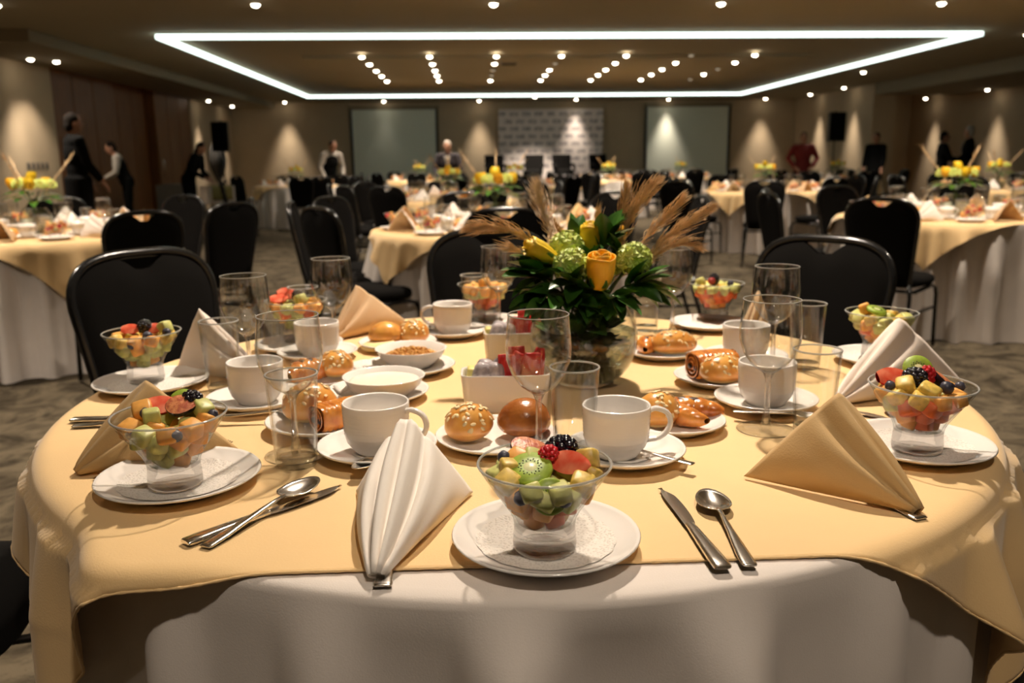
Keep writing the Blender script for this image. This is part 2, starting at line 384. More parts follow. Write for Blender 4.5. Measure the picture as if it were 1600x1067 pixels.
t = thing('printed_backdrop', 'pale backdrop wall printed with rows of small grey marks behind the stage chairs', 'backdrop', (2.5, Y1-.35, .45))
MB().box((0, 0, 1.14), (3.24, .03, 2.28)).build('printed_fabric', backdrop_mat(), t, smooth=False)
for s in (-1, 1):
    MB().tube([(s*1.6, .05, 0), (s*1.6, .05, 2.26)], .02).build('pole', M['ring'], t)
    MB().box((s*1.6, .05, .01), (.08, .35, .02)).build('foot', M['ring'], t, smooth=False)
MB().tube([(-1.6, .05, 2.26), (1.6, .05, 2.26)], .02).build('cross_bar', M['ring'], t)
# stage
t = thing('stage', 'low dark stage platform in front of the far wall', 'stage', (2.4, 26.2, 0))
MB().box((0, 0, .225), (5.6, 2.3, .43)).build('skirt', M['black_fabric'], t, smooth=False)
MB().box((0, 0, .443), (5.64, 2.34, .014)).build('deck', M['black_plastic'], t, smooth=False)
def armchair(x, y, rz, label):
    t = thing('stage_armchair', label, 'armchair', (x, y, .45), rz, 'armchairs on the stage')
    MB().ell((0, 0, .38), (.30, .29, .09), e=.5).build('seat', M['black_fabric'], t)
    MB().grid(lambda u, v: (lambda a, wd: (wd*math.sin(a), .24+.06*math.cos(a)-.1*(1-math.cos(a)) + .1*v, .40+.50*v))((u-.5)*2.0, .31+.02*v), 10, 6).build('backrest', M['black_fabric'], t, solid=.07)
    for s in (-1, 1): MB().tube([(s*.29, .2, .60), (s*.30, 0, .60), (s*.29, -.22, .56), (s*.28, -.24, .42)], [.045, .045, .04, .04]).build('armrest', M['black_fabric'], t)
    for sx in (-1, 1):
        for sy in (-1, 1): MB().tube([(sx*.22, sy*.2, .34), (sx*.27, sy*.25, 0)], .016).build('leg', M['black_frame'], t)
for (x, r, l) in ((.75, .1, 'black armchair on the stage, first from the left beside the backdrop'), (1.88, -.2, 'black armchair on the stage, second from the left'), (2.82, .1, 'black armchair on the stage, third from the left'), (3.98, .25, 'black armchair on the stage, rightmost one at the backdrop edge')):
    armchair(x, 26.25, PI*0+r, l)
# loudspeakers
def speaker(x, y, zb, label):
    t = thing('loudspeaker', label, 'loudspeaker', (x, y, zb), 0)
    prof = [(-.21, -.17), (.21, -.17), (.14, .17), (-.14, .17)]
    b = MB(); b.add([(px, py, 0) for px, py in prof]+[(px, py, .72) for px, py in prof], [(3, 2, 1, 0), (4, 5, 6, 7), (0, 1, 5, 4), (1, 2, 6, 5), (2, 3, 7, 6), (3, 0, 4, 7)])
    b.build('cabinet', M['black_plastic'], t, smooth=False, bevel=.012)
    MB().grid(lambda u, v: ((u-.5)*.38, -.178-.008*math.sin(PI*u), .03+v*.66), 8, 4).build('grille', M['black_fabric'], t)
    MB().tube([(0, -.02, .72), (0, -.02, .74), (0, .06, .74), (0, .06, .72)], .012).build('handle', M['black_plastic'], t)
    s = thing('speaker_stand', label.replace('loudspeaker', 'tripod stand under the loudspeaker').replace('on a pole', ''), 'speaker stand', (x, y, 0))
    MB().tube([(0, 0, .12), (0, 0, zb)], .018).build('pole', M['black_frame'], s)
    MB().tube([(0, 0, .72), (0, 0, .80)], .032).build('collar', M['black_plastic'], s)
    for k in range(3):
        a = k*2*PI/3+.5
        MB().tube([(.03*math.cos(a), .03*math.sin(a), .75), (.5*math.cos(a), .5*math.sin(a), .015)], .013).build('leg', M['black_frame'], s)
speaker(-6.15, 22, 1.47, 'black loudspeaker on a pole at the left wall beside the wood panels')
speaker(9.32, 22, 1.58, 'black loudspeaker on a pole before the right wall beside the person in red')
t = thing('furled_flag', 'dark furled flag on a pole at the left wall beside the loudspeaker', 'flag', (-6.95, 24.3, 0))
MB().lathe([(0, 0), (.16, 0), (.15, .03), (.03, .05), (0, .05)], 16).build('base', M['black_plastic'], t)
MB().tube([(0, 0, .04), (0, 0, 2.15)], .015).build('pole', M['wood'], t)
MB().grid(lambda u, v: (lambda r: (r*math.cos(2*PI*u), r*math.sin(2*PI*u), .7+1.35*v))((.02+.19*math.sin(PI*min(1, v*.9+.1))**1.3)*(1+.15*math.cos(10*PI*u))), 40, 14, cu=True).build('cloth', mat('dark grey flag cloth', (.03, .028, .025), .9), t)

# ------------------------------------------------------------------ tables and cloths
TC = Vector((.077, 1.533)); TR = .785; TZ = .75
def fold_fn(seed, k0=19):
    rg = random.Random(seed); c = [(rg.randint(k0-9, k0+5), rg.random()*2*PI, rg.random()*.5+.5) for _ in range(4)]
    tot = sum(a for _, _, a in c)
    return lambda th: sum(a*math.sin(k*th+p+.8*math.sin(2*th+p)) for k, p, a in c)/tot
def flute_fn(seed, k=25):
    rg = random.Random(seed); p = [rg.random()*6.28 for _ in range(3)]
    def f(th):
        q = (k*th+1.1*math.sin(3*th+p[0])+.9*math.sin(5*th+p[1]))/(2*PI); s_ = q-math.floor(q)-.5; h = .75+.35*math.sin(7*th+p[2])
        return (1.9*math.exp(-(s_/.20)**2)-.55)*h
    return f
def round_cloth(R, seed, amp=.045, na=240, zfloor=.004, kt=2.2, pw=1.2, fl=.035, ff=None):
    ff = ff or fold_fn(seed); b = MB()
    tl = [0, .5, .9, .97]                                   # on the top, then a rounded edge, then the fall
    prof = [(R*t, TZ, 0) for t in tl] + [(R-.012*(1-math.sin(a)), TZ-.012*(1-math.cos(a)), 0) for a in (.3, .8, 1.2, PI/2)]
    for k in range(1, 15):
        t = k/14; prof.append((R, TZ-.012-(TZ-.012-zfloor)*t**1.15, t))
    def P(u, v):
        r, z, t = prof[round(v*(len(prof)-1))]; th = 2*PI*u
        if t:
            f = ff(th); g = math.copysign(abs(f)**.8, f)
            r += fl*t+amp*min(1, t*kt)**pw*(g*1.3+.25)
        return (r*math.cos(th), r*math.sin(th), z)
    return b.grid(P, na, len(prof)-1, cu=True), ff
def square_cloth(R, side_x, side_y, off, ff, amp=.045, n=110, rot=0, fold=.05, z=TZ+.003, seed=3, kt=2.2, pw=1.2, bumps=(), fl=.035, stiff=()):
    rg = random.Random(seed); ph = rg.random()*6
    cr, sr = math.cos(rot), math.sin(rot); H = TZ
    def P(u, v):
        x0 = off[0]+(u-.5)*side_x; y0 = off[1]+(v-.5)*side_y
        x = x0*cr-y0*sr; y = x0*sr+y0*cr
        rho = math.hypot(x, y); th = math.atan2(y, x); wr = .0006*math.sin(9*x+4*y)*math.sin(7*y-3*x)
        dg = math.degrees(th) % 360; Re = R+sum(q*math.exp(-((dg-p)/w_)**2) for p, w_, q in stiff)
        if rho < Re-.015: return (x, y, z+wr)
        d = rho-(Re-.015); rr = .028
        if d < rr*PI/2:
            a = d/rr; r = Re-.015+rr*math.sin(a); zz = z-rr*(1-math.cos(a)); t = 0
        else:
            e = d-rr*PI/2; zz = z-rr-e*.96; r = Re-.015+rr-(Re-R)*.35*min(1, e/.2)
            t = max(0, (TZ-.012-zz)/(TZ-.012))**(1/1.15)
            f = ff(th); g = math.copysign(abs(f)**.8, f)
            r += fl*t+amp*min(1, t*kt)**pw*(max(g, -.2)*1.3+.25)+.008
            for ba, bw, bh in bumps: r += bh*min(1, e/.12)*math.exp(-((math.degrees(th) % 360-ba)/bw)**2)
            r += fold*min(1, e/.22)*(.55+.45*math.sin(13*th+ph)+.25*math.sin(23*th+ph*2))
        return (r*math.cos(th), r*math.sin(th), zz)
    return MB().grid(P, n, n)

# the table in front: top, legs and two cloths
t = thing('banquet_table', 'round folding banquet table in front, hidden under its cloths', 'table', (TC.x, TC.y, 0))
MB().lathe([(0, .715), (TR-.03, .715), (TR-.022, .72), (TR-.022, .735), (TR-.03, .742), (0, .742)], 64).build('tabletop', M['wood'], t)
for sx in (-1, 1):
    for sy in (-1, 1): MB().tube([(sx*.4, sy*.4, .715), (sx*.42, sy*.42, .002)], .014).build('leg', M['steel'], t)
_f0 = flute_fn(11)
def front_flutes(th):                # deepest where no overlay holds the skirt down
    return _f0(th)*(.7+1.1*math.exp(-(((math.degrees(th) % 360)-271)/20)**4))
b, FF = round_cloth(TR, 11, .024, 480, kt=5, pw=.8, fl=0, ff=front_flutes)
o = b.build('white_tablecloth', M['white_cloth'], loc=(TC.x, TC.y, 0)); tag(o, 'floor length white cloth with deep folds on the front table', 'tablecloth')
b = square_cloth(TR, 1.66, 1.60, (.005, .085), FF, .024, 240, fold=.008, kt=5, pw=.8, fl=0, bumps=((233, 4, .012), (224, 3, -.014), (216, 3, .012), (312, 4, .03), (331, 5, .02)), stiff=((235, 5.5, .05),))
o = b.build('gold_overlay_cloth', M['gold_cloth'], loc=(TC.x, TC.y, 0), solid=.0015); tag(o, 'square gold overlay cloth with hanging corners on the front table', 'tablecloth')
N1 = 241; vv = [Vector(p) for p in b.v]
rim = [vv[i*N1] for i in range(N1)]+[vv[(N1-1)*N1+j] for j in range(1, N1)]+[vv[i*N1+N1-1] for i in range(N1-2, -1, -1)]+[vv[j] for j in range(N1-2, 0, -1)]
MB().tube(rim, [.0016+.0006*(k % 3 == 0) for k in range(len(rim))], 6, closed=True).build('stitched_hem', M['gold_cloth'], o)

# ------------------------------------------------------------------ chairs
def make_chair():
    t = thing('banquet_chair', 'x', 'chair')
    HW = lambda z: .165+.04*min(1, max(0, (z-.44)/.36))
    lean = lambda z: -.20*(z-.44)*.9
    def outline(n=30):                   # half outline of the back from the seat to the crown
        pts = []
        for k in range(n+1):
            s = k/n
            if s < .6: z = .40+.40*s/.6; pts.append((HW(z), z))
            else:
                a = (s-.6)/.4*PI/2; pts.append((.205*math.cos(a)**.62, .80+.13*math.sin(a)**.8))
        return pts
    half = outline(); loop = [(-x, lean(z), z) for x, z in half]+[(x, lean(z), z) for x, z in half[::-1][1:]]
    MB().tube(loop, .013, 8).build('back_frame', M['black_frame'], t)
    topz = lambda x: .80+.13*max(0, 1-(abs(x)/.205)**3.2)**.5
    def pad(u, v, s):
        q = (u-.5)*2; hw = .198; x = q*hw
        zt = topz(x*1.0)-.008-.036*math.exp(-(x/.046)**4)
        z = .45+(zt-.45)*v; x *= HW(z)/.205
        edge = (1-abs(q)**6)*(1-abs(2*v-1)**8)
        return (x, lean(z)+s*(.006+.018*edge**.5), z)
    b = MB().grid(lambda u, v: pad(u, v, 1), 18, 14).grid(lambda u, v: pad(1-u, v, -1), 18, 14)
    b.build('backrest', M['black_fabric'], t)
    def seat(u, v):
        a = 2*PI*u; c, s = math.cos(a), math.sin(a); e = .55
        rx, ry = .215*math.copysign(abs(c)**e, c), .205*math.copysign(abs(s)**e, s)
        k = math.sin(PI*v)**.35 if 0 < v < 1 else 0
        return (rx*k*(1+.06*(ry/.205)), .21+ry*k, .435-.035*math.cos(PI*v)+(.012 if v > .5 else 0))
    MB().grid(seat, 28, 10, cu=True).build('seat', M['black_fabric'], t)
    for s in (-1, 1):
        MB().tube([(s*.185, .06, .39), (s*.195, .34, .40), (s*.20, .395, .385), (s*.203, .415, .34), (s*.207, .43, .01)], .0125).build('leg', M['black_frame'], t)
        MB().tube([(s*.166, lean(.44), .44), (s*.172, .0, .36), (s*.185, -.05, .2), (s*.20, -.12, .01)], .0125).build('leg', M['black_frame'], t)
        MB().tube([(s*.205, .425, .26), (s*.186, -.045, .26)], .009).build('stretcher', M['black_frame'], t)
    MB().tube([(-.19, .06, .385), (.19, .06, .385)], .010).build('seat_frame', M['black_frame'], t)
    return t
CHAIR = make_chair()
def chair(x, y, face, label, group):     # face: the point that the chair looks at
    rz = math.atan2(face[1]-y, face[0]-x)-PI/2
    return clone(CHAIR, (x, y, 0), rz, label, group)
G0 = 'chairs around the front table'
FT = (TC.x, TC.y)
chair(.06, 2.86, FT, 'black banquet chair directly behind the front table, back to the bright overlay table', G0)
chair(-.85, 2.33, FT, 'black banquet chair behind the front table at left, shiny arched top rail', G0)
chair(.99, 2.43, FT, 'black banquet chair behind the front table at right, open hand slot in its back', G0)
chair(-1.16, 1.30, FT, 'black banquet chair tucked in at the left edge of the front table', G0)
chair(1.32, 1.36, FT, 'black banquet chair tucked in at the right edge of the front table', G0)

# background tables: name, centre, overlay turn, seats
TABLES = {
 'left': ((-2.72, 5.5), -.22, 'the table at the left picture edge'),
 'middle': ((.15, 5.45), -.07, 'the table behind the front bouquet'),
 'right': ((3.42, 5.95), .09, 'the table at the right picture edge'),
 'second_middle': ((-.25, 9.8), .05, 'the left second row table'),
 'bright': ((3.85, 11.2), -.05, 'the bright second row table'),
 'second_right': ((6.75, 10.8), .1, 'the right second row table'),
 'far_left': ((-3.3, 16.6), -.1, 'the far left table'),
 'far_centre': ((.75, 14.8), 0, 'the far middle table'),
 'far_mid_right': ((2.9, 18.2), .1, 'the far table below the backdrop edge'),
 'far_right': ((5.0, 20.5), .2, 'the farthest table under the right screen'),
 'far_side': ((7.1, 16.5), -.08, 'the far table before the red jacket'),
 'far_behind': ((-1.2, 20.5), .06, 'the farthest table under the left screen'),
}
cl_a, FFa = round_cloth(.78, 21, na=200, ff=flute_fn(21, 23)); cl_b, FFb = round_cloth(.78, 34, na=200, ff=flute_fn(34, 26))
CLA = cl_a.build('white_tablecloth', M['white_cloth']); CLB = cl_b.build('white_tablecloth', M['white_cloth'])
OVA = square_cloth(.78, 1.55, 1.55, (0, 0), FFa, n=64, seed=5).build('gold_overlay_cloth', M['gold_cloth'])
OVB = square_cloth(.78, 1.55, 1.55, (0, 0), FFb, n=64, seed=9).build('gold_overlay_cloth', M['gold_cloth'])
for i, (k, (c, rz, desc)) in enumerate(TABLES.items()):
    for src, nm, lb in (((CLA, CLB)[i % 2], 'white', 'floor length white cloth on '), ((OVA, OVB)[i % 2], 'gold', 'gold square overlay cloth on ')):
        o = src.copy(); COL.objects.link(o); o.location = (c[0], c[1], 0); o.rotation_euler = (0, 0, rz)
        tag(o, lb+desc, 'tablecloth', nm+' cloths of the background tables')
for o in (CLA, CLB, OVA, OVB): bpy.data.objects.remove(o)
def cl(x, y, k, label): chair(x, y, TABLES[k][0], label, 'chairs around '+TABLES[k][2])
# chairs that can be told apart
cl(-1.72, 4.50, 'left', 'black banquet chair between the left table and the front table, back towards us')
chair(-1.52, 5.35, (-2.6, 6.0), 'black banquet chair seen from the side right of the left table', 'chairs around '+TABLES['left'][2])
cl(-2.78, 4.42, 'left', 'black banquet chair at the left picture edge, only its leg in view')
cl(-.76, 4.72, 'middle', 'black banquet chair left of the middle table, its back turned obliquely to us')
cl(.17, 4.40, 'middle', 'black banquet chair in front of the middle table, above the pampas plume')
cl(2.42, 4.92, 'right', 'black banquet chair with rounded back before the right table')
chair(4.02, 4.80, (3.0, 5.35), 'black banquet chair at the right picture edge, seat and front leg in view', 'chairs around '+TABLES['right'][2])
cl(3.15, 9.15, 'bright', 'black banquet chair in front of the brightly lit table')
cl(2.30, 9.45, 'bright', 'dark banquet chair left of the bright table, behind the pampas')
cl(2.65, 10.6, 'bright', 'black banquet chair left of the brightly lit table, farther from the pampas')
cl(.14, 8.70, 'second_middle', 'black banquet chair before the second table back, left of the yellow green flowers')
cl(-2.95, 15.2, 'far_left', 'black banquet chair centred before the far left table')
chair(-3.95, 14.2, (-2.2, 14.6), 'black banquet chair on the open carpet at far left, turned to the right', 'chairs around '+TABLES['far_left'][2])
chair(-4.25, 15.2, (-2.8, 15.8), 'black banquet chair at far left beside the one turned to the right', 'chairs around '+TABLES['far_left'][2])
DIRS = ('right', 'far right', 'far', 'far left', 'left', 'near left', 'near', 'near right')
def dirword(a): return DIRS[int(round((a % (2*PI))/(PI/4))) % 8]
def ring(k, angs, r=1.22):
    c = TABLES[k][0]
    for a in angs:
        a = math.radians(a); rr = r+random.uniform(-.05, .08)
        cl(c[0]+rr*math.cos(a), c[1]+rr*math.sin(a), k, 'black banquet chair on the '+dirword(a)+' side of '+TABLES[k][2])
ring('left', (20, 65, 110, 155))
ring('middle', (0, 45, 100, 150, 185))
ring('right', (10, 60, 105, 150, 182))
ring('second_middle', (5, 50, 95, 140, 185, 215, 245, 318))
ring('bright', (10, 55, 100, 145, 290, 330))
ring('second_right', (0, 45, 90, 135, 180, 225, 270, 315))
ring('far_left', (10, 60, 110, 160, 300, 335))
ring('far_centre', (0, 45, 90, 135, 180, 225, 270, 315))
ring('far_mid_right', (20, 65, 155, 200, 245, 290, 335))
ring('far_right', (0, 60, 120, 180, 225, 270, 315))
ring('far_side', (0, 60, 120, 180, 225, 270, 315))
ring('far_behind', (0, 60, 120, 180, 225, 270, 315))
done(CHAIR)
# two small service tables at far left
t = thing('service_table', 'small tray stand with white and olive cloth below the left loudspeaker', 'table', (-4.55, 15.75, 0), .6)
MB().box((0, 0, .76), (.42, .42, .03)).build('tabletop', M['wood'], t, smooth=False)
b = MB().grid(lambda u, v: (lambda a: (.24*max(-1, min(1, 1.4*math.cos(a)))*(1+.03*math.sin(9*a)), .24*max(-1, min(1, 1.4*math.sin(a)))*(1+.03*math.sin(9*a)), .78-.30*v))(2*PI*u), 64, 5, cu=True).box((0, 0, .781), (.48, .48, .004))
b.build('white_cloth', M['white_cloth'], t)
b = MB().grid(lambda u, v: ((u-.5)*.36, -.262-.003*math.sin(14*u), .79-.24*v), 12, 4).box((0, 0, .788), (.36, .52, .004)); b.build('olive_cloth', mat('olive cloth', (.32, .28, .10), .8), t, solid=.003)
for sx in (-1, 1):
    for sy in (-1, 1): MB().tube([(sx*.17, sy*.17, .75), (sx*.19, sy*.19, 0)], .012).build('leg', M['black_frame'], t)
t = thing('buffet_table', 'narrow table with grey pleated skirt before the wood panels', 'table', (-6.15, 18.4, 0))
MB().box((0, 0, .75), (.52, .9, .03)).build('tabletop', M['wood'], t, smooth=False)
b = MB().grid(lambda u, v: (lambda a, p: (.27*max(-1, min(1, 1.42*math.cos(a)))*p, .46*max(-1, min(1, 1.42*math.sin(a)))*p, .765-.75*v))(2*PI*u, 1+.02*v*math.sin(160*u)), 160, 4, cu=True).box((0, 0, .767), (.54, .92, .006))
b.build('pleated_skirt', mat('grey skirt cloth', (.22, .20, .17), .9), t)

# ------------------------------------------------------------------ tableware
Z = .7545                               # top of the overlay cloth
M['doily'] = None
def doily_mat():
    m, t, out = nt('lace paper doily'); L = t.links
    b = t.nodes.new('ShaderNodeBsdfPrincipled'); b.inputs['Roughness'].default_value = .9
    tc = t.nodes.new('ShaderNodeTexCoord'); vo = t.nodes.new('ShaderNodeTexVoronoi'); vo.inputs['Scale'].default_value = 290
    L.new(tc.outputs['Object'], vo.inputs['Vector'])
    r = t.nodes.new('ShaderNodeValToRGB'); r.color_ramp.elements[0].position = .30; r.color_ramp.elements[1].position = .42
    r.color_ramp.elements[0].color = (.66, .61, .55, 1); r.color_ramp.elements[1].color = (.80, .75, .69, 1)
    L.new(vo.outputs['Distance'], r.inputs[0])
    bp = t.nodes.new('ShaderNodeBump'); bp.inputs['Strength'].default_value = .5; bp.inputs['Distance'].default_value = .0015
    L.new(vo.outputs['Distance'], bp.inputs['Height']); L.new(bp.outputs[0], b.inputs['Normal'])
    L.new(r.outputs[0], b.inputs['Base Color']); L.new(b.outputs[0], out.inputs[0]); return m
M['doily'] = doily_mat()

def plate_prof(R, h=.016, well=.62):
    return [(0, .003), (R*well*.9, .003), (R*well, .001), (R*well+.004, 0), (R*.8, h*.45), (R*.97, h*.86), (R, h), (R*.985, h+.002), (R*.95, h*.95), (R*.8, h*.62), (R*well+.003, .0055), (R*well*.85, .0045), (0, .0045)]
def plate(x, y, R, label, group, z=Z, h=.016, name='plate', cat='plate', well=.62):
    o = MB().lathe(plate_prof(R, h, well), 56).build(name, M['china'], loc=(x, y, z)); return tag(o, label, cat, group)
def saucer(x, y, label, R=.0855):
    t = thing('saucer', label, 'saucer', (x, y, Z), 0, 'saucers')
    MB().lathe(plate_prof(R, .018, .45), 48).build('dish', M['china'], t)
    MB().lathe([(.030, .0055), (.033, .0075), (.036, .006)], 36).build('cup_ring', M['china'], t)
    return t
def cup(x, y, label, rz=0, R=.0475, h=.074):
    t = thing('coffee_cup', label, 'cup', (x, y, Z+.0062), rz, 'white coffee cups')
    pr = [(0, .003), (R*.58, .003), (R*.60, 0), (R*.64, .001), (R*.72, .006), (R*.88, .016), *[(R*(.955+.045*q)+(.00045 if i_ % 2 else -.00025), .026+.040*q) for i_, q in enumerate([j_/16 for j_ in range(17)])], (R, h-.002), (R-.0012, h), (R-.003, h-.002), (R-.0045, .045), (R*.86, .022), (R*.6, .008), (0, .006)]
    MB().lathe(pr, 48).build('body', M['china_in'], t)
    hp = [(R*.97, 0, h*.84), (R+.008, 0, h*.88), (R+.024, 0, h*.80), (R+.030, 0, h*.62), (R+.026, 0, h*.44), (R+.014, 0, h*.31), (R*.93, 0, h*.27)]
    sm = []
    for i in range(len(hp)-1):
        for k in range(3):
            q = k/3; p0, p1, p2, p3 = [Vector(hp[max(0, min(len(hp)-1, i+d))]) for d in (-1, 0, 1, 2)]
            sm.append(.5*((2*p1)+(p2-p0)*q+(2*p0-5*p1+4*p2-p3)*q*q+(3*p1-p0-3*p2+p3)*q**3))
    sm.append(Vector(hp[-1])); MB().tube(sm, .0052, 8, flat=.75).build('handle', M['china'], t)
    return t
def wine_glass(x, y, label, s=1.0, z=Z):
    t = thing('wine_glass', label, 'wine glass', (x, y, z), 0, 'stemmed wine glasses')
    outer = [(.004, .090), (.012, .094), (.026, .104), (.038, .121), (.0450, .141), (.0462, .158), (.0445, .180), (.0425, .2030), (.0430, .2042)]
    prof = outer+[(.0424, .2054), (.0414, .2052), (.0411, .204)]+[(r-.0013, zz) for r, zz in outer[::-1][1:-1]]+[(.003, .096), (0, .0955)]
    MB().lathe([(r*s, zz*s) for r, zz in [(0, .090)]+prof], 48).build('bowl', M['glass'], t)
    MB().tube([(.0420*s*math.cos(q*PI/20), .0420*s*math.sin(q*PI/20), .2048*s) for q in range(40)], .0009, 6, closed=True).build('rim', M['rim'], t)
    MB().lathe([(r*s, zz*s) for r, zz in ((.0105, .004), (.0075, .009), (.0048, .03), (.004, .06), (.0047, .082), (.0085, .091), (.012, .0945), (0, .0955))], 24).build('stem', M['base_glass'], t)
    MB().lathe([(r*s, zz*s) for r, zz in ((0, .001), (.038, .0005), (.044, .0012), (.0445, .002), (.043, .0028), (.03, .0042), (.0105, .0058), (0, .006))], 44).build('foot', M['glass'], t)
    return t
def highball(x, y, label, r1=.0352, r0=.0285, h=.132, z=Z, fill=0):
    t = thing('highball_glass', label, 'glass', (x, y, z), 0, 'straight tumblers')
    MB().lathe([(r0, .011), (r1, h-.003), (r1+.0006, h-.0012), (r1-.0004, h), (r1-.0018, h-.0005), (r1-.0020, h-.003), (r0-.002, .0135), (0, .0125)], 44).build('wall', M['tumbler'], t)
    MB().tube([((r1-.0007)*math.cos(q*PI/20), (r1-.0007)*math.sin(q*PI/20), h-.0008) for q in range(40)], .0015, 6, closed=True).build('rim', M['rim'], t)
    MB().lathe([(0, .001), (r0-.004, .0006), (r0-.001, .002), (r0, .011), (r0-.002, .0128), (0, .0122)], 44).build('base', M['thick'], t)
    return t
def fruit_glass(x, y, label, z=Z):
    t = thing('fruit_bowl', label, 'glass bowl', (x, y, z), 0, 'glass dessert bowls')
    out = [(.0325, .0285), (.0335, .036), (.0385, .046), (.047, .0585), (.0575, .074), (.0665, .088), (.0702, .0945)]
    prof = out+[(.0700, .0958), (.0690, .0953)]+[(r-.0022, zz+.0004) for r, zz in out[::-1][1:-1]]+[(.029, .031), (0, .0302)]
    MB().lathe(prof, 56).build('bowl', M['bowl_glass'], t)
    MB().tube([(.0696*math.cos(q*PI/24), .0696*math.sin(q*PI/24), .0952) for q in range(48)], .0014, 6, closed=True).build('rim', M['rim'], t)
    MB().lathe([(0, .0042), (.026, .004), (.031, .0005), (.0335, .0025), (.034, .008), (.0328, .022), (.0325, .0285), (.029, .0300), (0, .0298)], 48).build('base', M['base_glass'], t)
    return t
# cutlery: lies along +X, handle end at the origin
def sweep(mb, st):                      # st: (x, z, half width, half thickness)
    n = 10
    vs = []; fs = []
    for (x, z, w_, h_) in st:
        for k in range(n):
            a = 2*PI*k/n; c, s = math.cos(a), math.sin(a)
            vs.append((x, math.copysign(abs(c)**.7, c)*w_, z+math.copysign(abs(s)**.7, s)*h_))
    N = len(st)
    for i in range(N-1): fs += [(i*n+k, i*n+(k+1) % n, (i+1)*n+(k+1) % n, (i+1)*n+k) for k in range(n)]
    fs += [tuple(range(n-1, -1, -1)), tuple((N-1)*n+k for k in range(n))]
    mb.add(vs, fs); return mb
def lay(t, p, q, z=Z, tilt=0):          # handle end p, direction towards q
    t.location = (p[0], p[1], z); t.rotation_euler = (0, -tilt, math.atan2(q[1]-p[1], q[0]-p[0])); return t
def knife(p, q, label, z=Z):
    t = thing('table_knife', label, 'knife', group='table knives')
    b = sweep(MB(), [(0, .0042, .0085, .002), (.003, .0042, .0098, .0034), (.02, .0042, .0098, .0036), (.06, .0042, .0078, .0036), (.095, .0042, .0058, .0034), (.108, .004, .0052, .003)]); b.build('handle', M['steel'], t, sharp=60)
    vs = []; fs = []
    for i in range(15):
        u = i/14; x = .106+.112*u
        wl = .0055+.0045*math.sin(PI*min(1, u*1.1))**.6; wu = .0058*(1-max(0, u-.72)**2*9) if u < 1 else .001
        tip = max(0, 1-max(0, u-.8)/.2)**.5
        vs += [(x, -wl*tip-.001+(.006*(1-tip)), .0036), (x, 0, .0048), (x, wu*1.0, .0042), (x, 0, .0026)]
    for i in range(14): fs += [(i*4+k, i*4+(k+1) % 4, i*4+4+(k+1) % 4, i*4+4+k) for k in range(4)]
    fs += [(3, 2, 1, 0), (56, 57, 58, 59)]
    MB().add(vs, fs).build('blade', M['steel'], t, sharp=50)
    return lay(t, p, q, z)
def spoon(p, q, label, s=1.0, z=Z, tilt=0, up=True, group='spoons', name='table_spoon'):
    t = thing(name, label, 'spoon', group=group)
    st = [(0, .003, .0072, .0012), (.004, .003, .0085, .0018), (.03, .0035, .0078, .002), (.075, .006, .0045, .0022), (.11, .0085, .0028, .0022), (.132, .0088, .0032, .002)]
    sweep(MB(), [(a*s, b_*s, c*s, d*s) for a, b_, c, d in st]).build('handle', M['steel'], t)
    def bw(u, v):
        a = 2*PI*u; c, sn = math.cos(a), math.sin(a); r = v
        x = .160+.034*c*r; w_ = .0205*(1-.16*c)
        return (x*s, w_*sn*r*s, (.0095-.0085*(1-r**2.2)+.0012*(c < -.5)*r)*s)
    MB().grid(bw, 28, 8, cu=True).build('bowl', M['steel'], t, solid=.0011)
    return lay(t, p, q, z, tilt)
def fork(p, q, label, z=Z):
    t = thing('table_fork', label, 'fork', group='forks')
    sweep(MB(), [(0, .0022, .009, .0012), (.004, .0022, .0098, .0018), (.05, .0028, .0075, .002), (.1, .006, .0045, .002), (.125, .006, .006, .0018), (.14, .004, .0115, .0014), (.152, .003, .0120, .0012)]).build('handle', M['steel'], t)
    for k in range(4): MB().tube([(.15, -.009+.006*k, .003), (.175, -.009+.006*k, .003), (.197, -.0085+.0057*k, .006)], [.0017, .0015, .0007], 6).build('tine', M['steel'], t)
    return lay(t, p, q, z)

# napkins folded to a standing tent: front tip, one base corner, apex
def napkin(T, Lc, P, m, label, group, lips=1.0, z=Z):
    T, Lc, P = Vector((*T, 0)), Vector((*Lc, 0)), Vector(P)
    h = P.z-z; Px = Vector((P.x, P.y, 0)); ax = (Px-T).normalized(); rel = Lc-T
    n_ = Vector((-ax.y, ax.x, 0)); R = T+ax*rel.dot(ax)-n_*rel.dot(n_)
    sgn = 1 if rel.dot(n_) > 0 else -1
    o0 = T.copy()
    def S(u, v):                        # u along the ridge, v across from the left base to the right base
        q = 2*v-1; k = abs(q); side = Lc if q < 0 else R; sg = sgn if q < 0 else -sgn
        base = T.lerp(side, u**.75)
        top = T.lerp(Px, u)+Vector((0, 0, .003+h*(.12*u**.4+.88*u)))
        p = base.lerp(top, 1-k)
        p += n_*sg*(.020*math.sin(PI*k)*math.sin(PI*min(1, .08+u*.9))**.7)
        g = math.exp(-((k-.10)/.05)**2)*.010-math.exp(-(k/.035)**2)*.008-math.exp(-((k-.21)/.04)**2)*.007+math.exp(-((k-.34)/.08)**2)*.006
        p += (Vector((0, 0, .75))-ax*.65)*g*lips*math.sin(PI*min(1, .05+u*.86))**.5
        p.z = max(p.z, 0)
        return p-o0
    b = MB().grid(S, 26, 48)
    # folded edge rolls along the two base lines
    o = b.build('napkin', m, solid=.004, loc=(o0.x, o0.y, z+.0035)); tag(o, label, 'napkin', group)
    return o

